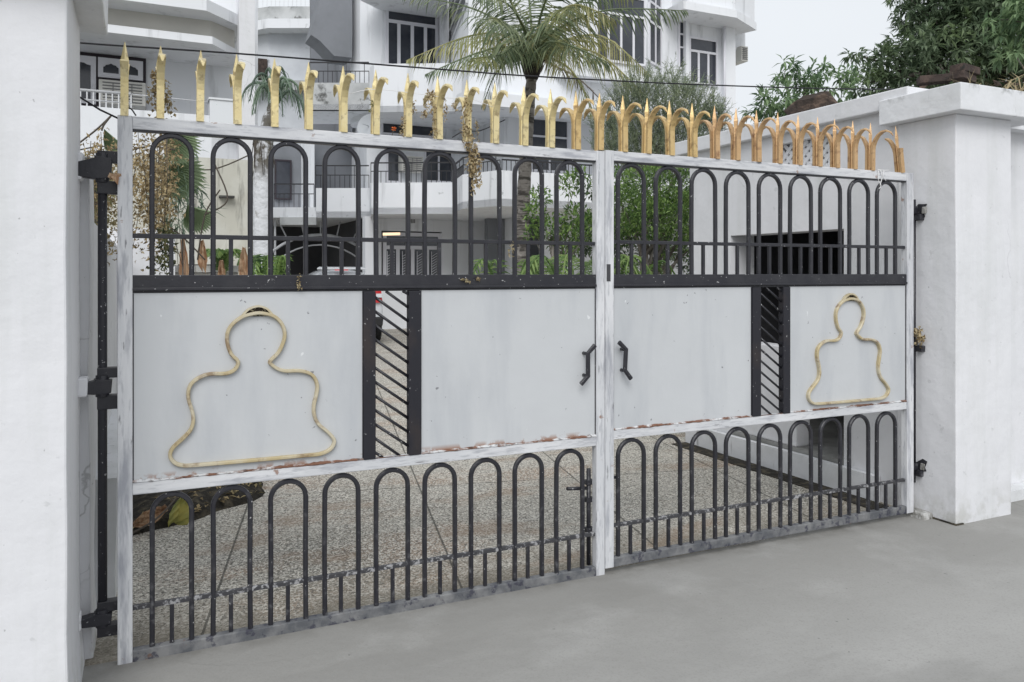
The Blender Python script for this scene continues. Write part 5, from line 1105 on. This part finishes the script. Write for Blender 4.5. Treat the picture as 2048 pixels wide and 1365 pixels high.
# ================================================================ DRIED GARLANDS AND SMALL THINGS ON THE GATE
r = random.Random(81)
def garland(strands, lb, n, ln=.02, wd=.012, sp=.008, m='garland'):
    mb = MB()
    for s in strands: strand(mb, [onY(px, py, Y) for px, py, Y in s], int(n), ln, wd, sp, r)
    return tag(mb.build('dried_garland', M[m]), lb, 'garland', 'dried garlands hung on the spikes')
garland([[(934,195,-.03),(930,240,-.03),(932,290,-.03)],[(932,285,-.03),(946,340,-.035),(950,385,-.03)],[(940,270,-.03),(958,320,-.03),(955,370,-.03)],[(932,250,-.03),(945,310,-.03),(948,350,-.03)],[(945,300,-.03),(945,345,-.03)]], 'thick dried garland hanging down over the top rail, biggest of all', 110, .018, .011, .009)
garland([[(858,188,-.05),(852,215,-.05),(848,235,-.05)],[(862,186,-.05),(868,205,-.05),(864,230,-.05)],[(870,190,.03),(862,186,-.02),(856,190,-.05)]], 'small dried garland hanging in a bunch left of the tenth spike', 45, .016, .01, .006)
garland([[(888,195,-.03),(890,220,-.03),(891,245,-.03)]], 'thin dried strand hanging right of the tenth spike', 30, .014, .008, .004)
garland([[(826,200,-.02),(826,225,-.02)],[(808,220,-.02),(806,245,-.02),(804,272,-.02)]], 'thin dried strands on both sides of the ninth spike', 40, .014, .008, .005)
garland([[(868,235,-.02),(867,255,-.02),(867,275,-.02)]], 'short dried strand at the foot of the tenth spike', 40, .014, .008, .005)
garland([[(908,205,-.03),(914,222,-.03)],[(952,240,-.02),(955,262,-.02),(957,285,-.02)]], 'thin dried strands on both sides of the eleventh spike', 30, .014, .008, .004)
garland([[(312,140,.02),(305,175,.02),(306,215,.02)],[(318,150,.03),(322,175,.03),(334,215,.03)],[(310,145,.03),(316,180,.03),(312,232,.03)],[(325,160,.03),(338,200,.03),(342,235,.03)]], 'dried garland spread behind the second spike', 55, .02, .011, .01)
garland([[(744,200,-.02),(741,230,-.02)]], 'tiny dried strand left of the eighth spike', 18, .014, .008, .003, 'darkvine')
garland([[(598,548,-.03),(598,565,-.03),(599,578,-.03)]], 'pale dried sprig hanging on the black band between second and third arches', 26, .014, .008, .003)
garland([[(926,558,-.03),(936,562,-.03)],[(955,556,-.03),(958,560,-.03)]], 'pale dried petals stuck on the black band below the seventh arch', 16, .014, .012, .003)
garland([[(1024,480,-.02),(1021,497,-.02),(1020,512,-.02)]], 'pale dried sprig caught on the upper crossbar left of the palm trunk', 12, .022, .012, .004)
garland([[(1836,652,-.03),(1838,672,-.04),(1842,690,-.03)],[(1832,660,-.03),(1846,680,-.03)]], 'bunch of dried grey petals tied on the right hinge rod', 60, .022, .014, .01)
th = MB(); Pw = [onY(a, b, -.02) for a, b in ((700,188),(735,180),(780,181),(850,190),(905,197),(930,194),(985,214))]; th.tube(smooth_path(Pw, False, 3), .0012, 4)
th.tube([onY(938,200,-.03), onY(925,225,-.03), onY(930,250,-.03)], .002, 4)
tag(th.build('garland_string', M['thread']), 'thin string strung between the eighth and twelfth spikes', 'string')
th = MB()
for q in (((1757,342),(1756,352),(1757,362)),((1761,341),(1764,355),(1760,371)),((1768,342),(1766,352),(1772,362)),((1755,340),(1768,341),(1778,341)),((1757,362),(1762,372),(1758,378))): th.tube(smooth_path([onY(a, b, -.026) for a, b in q], False, 3), .0022, 5)
tag(th.build('white_string', M['thread']), 'white string tied round the top rail above the last arch', 'string')
fl = MB(); c = onY(788, 258, -.01)
for k in range(10): add_leaf(fl, c, rv(r)+Vector((0,0,.4)), rv(r), .014, .012)
fo = thing('orange_flower', 'small orange flower on a stalk between the eighth and ninth spikes', 'flower', onY(782,276,-.01)); fl.build('petals', M['orange'], fo); MB().tube([onY(782,278,-.01), c], .0015, 5).build('stalk', M['stick'], fo)
bigl = MB(); c = onY(224, 345, -.03)
for (a, b) in ((.05,.03),(.045,.026),(.03,.03)): add_leaf(bigl, c+rv(r)*.008, Vector((.4,0,-.5))+rv(r)*.4, Vector((.2,-1,.2)), a, b, .3, .4)
tag(bigl.build('curled_leaf', M['dryleaf']), 'curled tan leaf stuck on the top left hinge', 'leaf')
sk = MB(); sk.tube([onY(160,195,.3), onY(200,220,.3), onY(236,237,.3)], .004, 6); sk.tube(smooth_path([onY(250,215,.3), onY(262,218,.3), onY(272,232,.3)], False, 3), .003, 6)
tag(sk.build('slack_wire', M['cable']), 'thin slack black wire behind the first spike', 'wire')
print('objects', len(COL.objects))
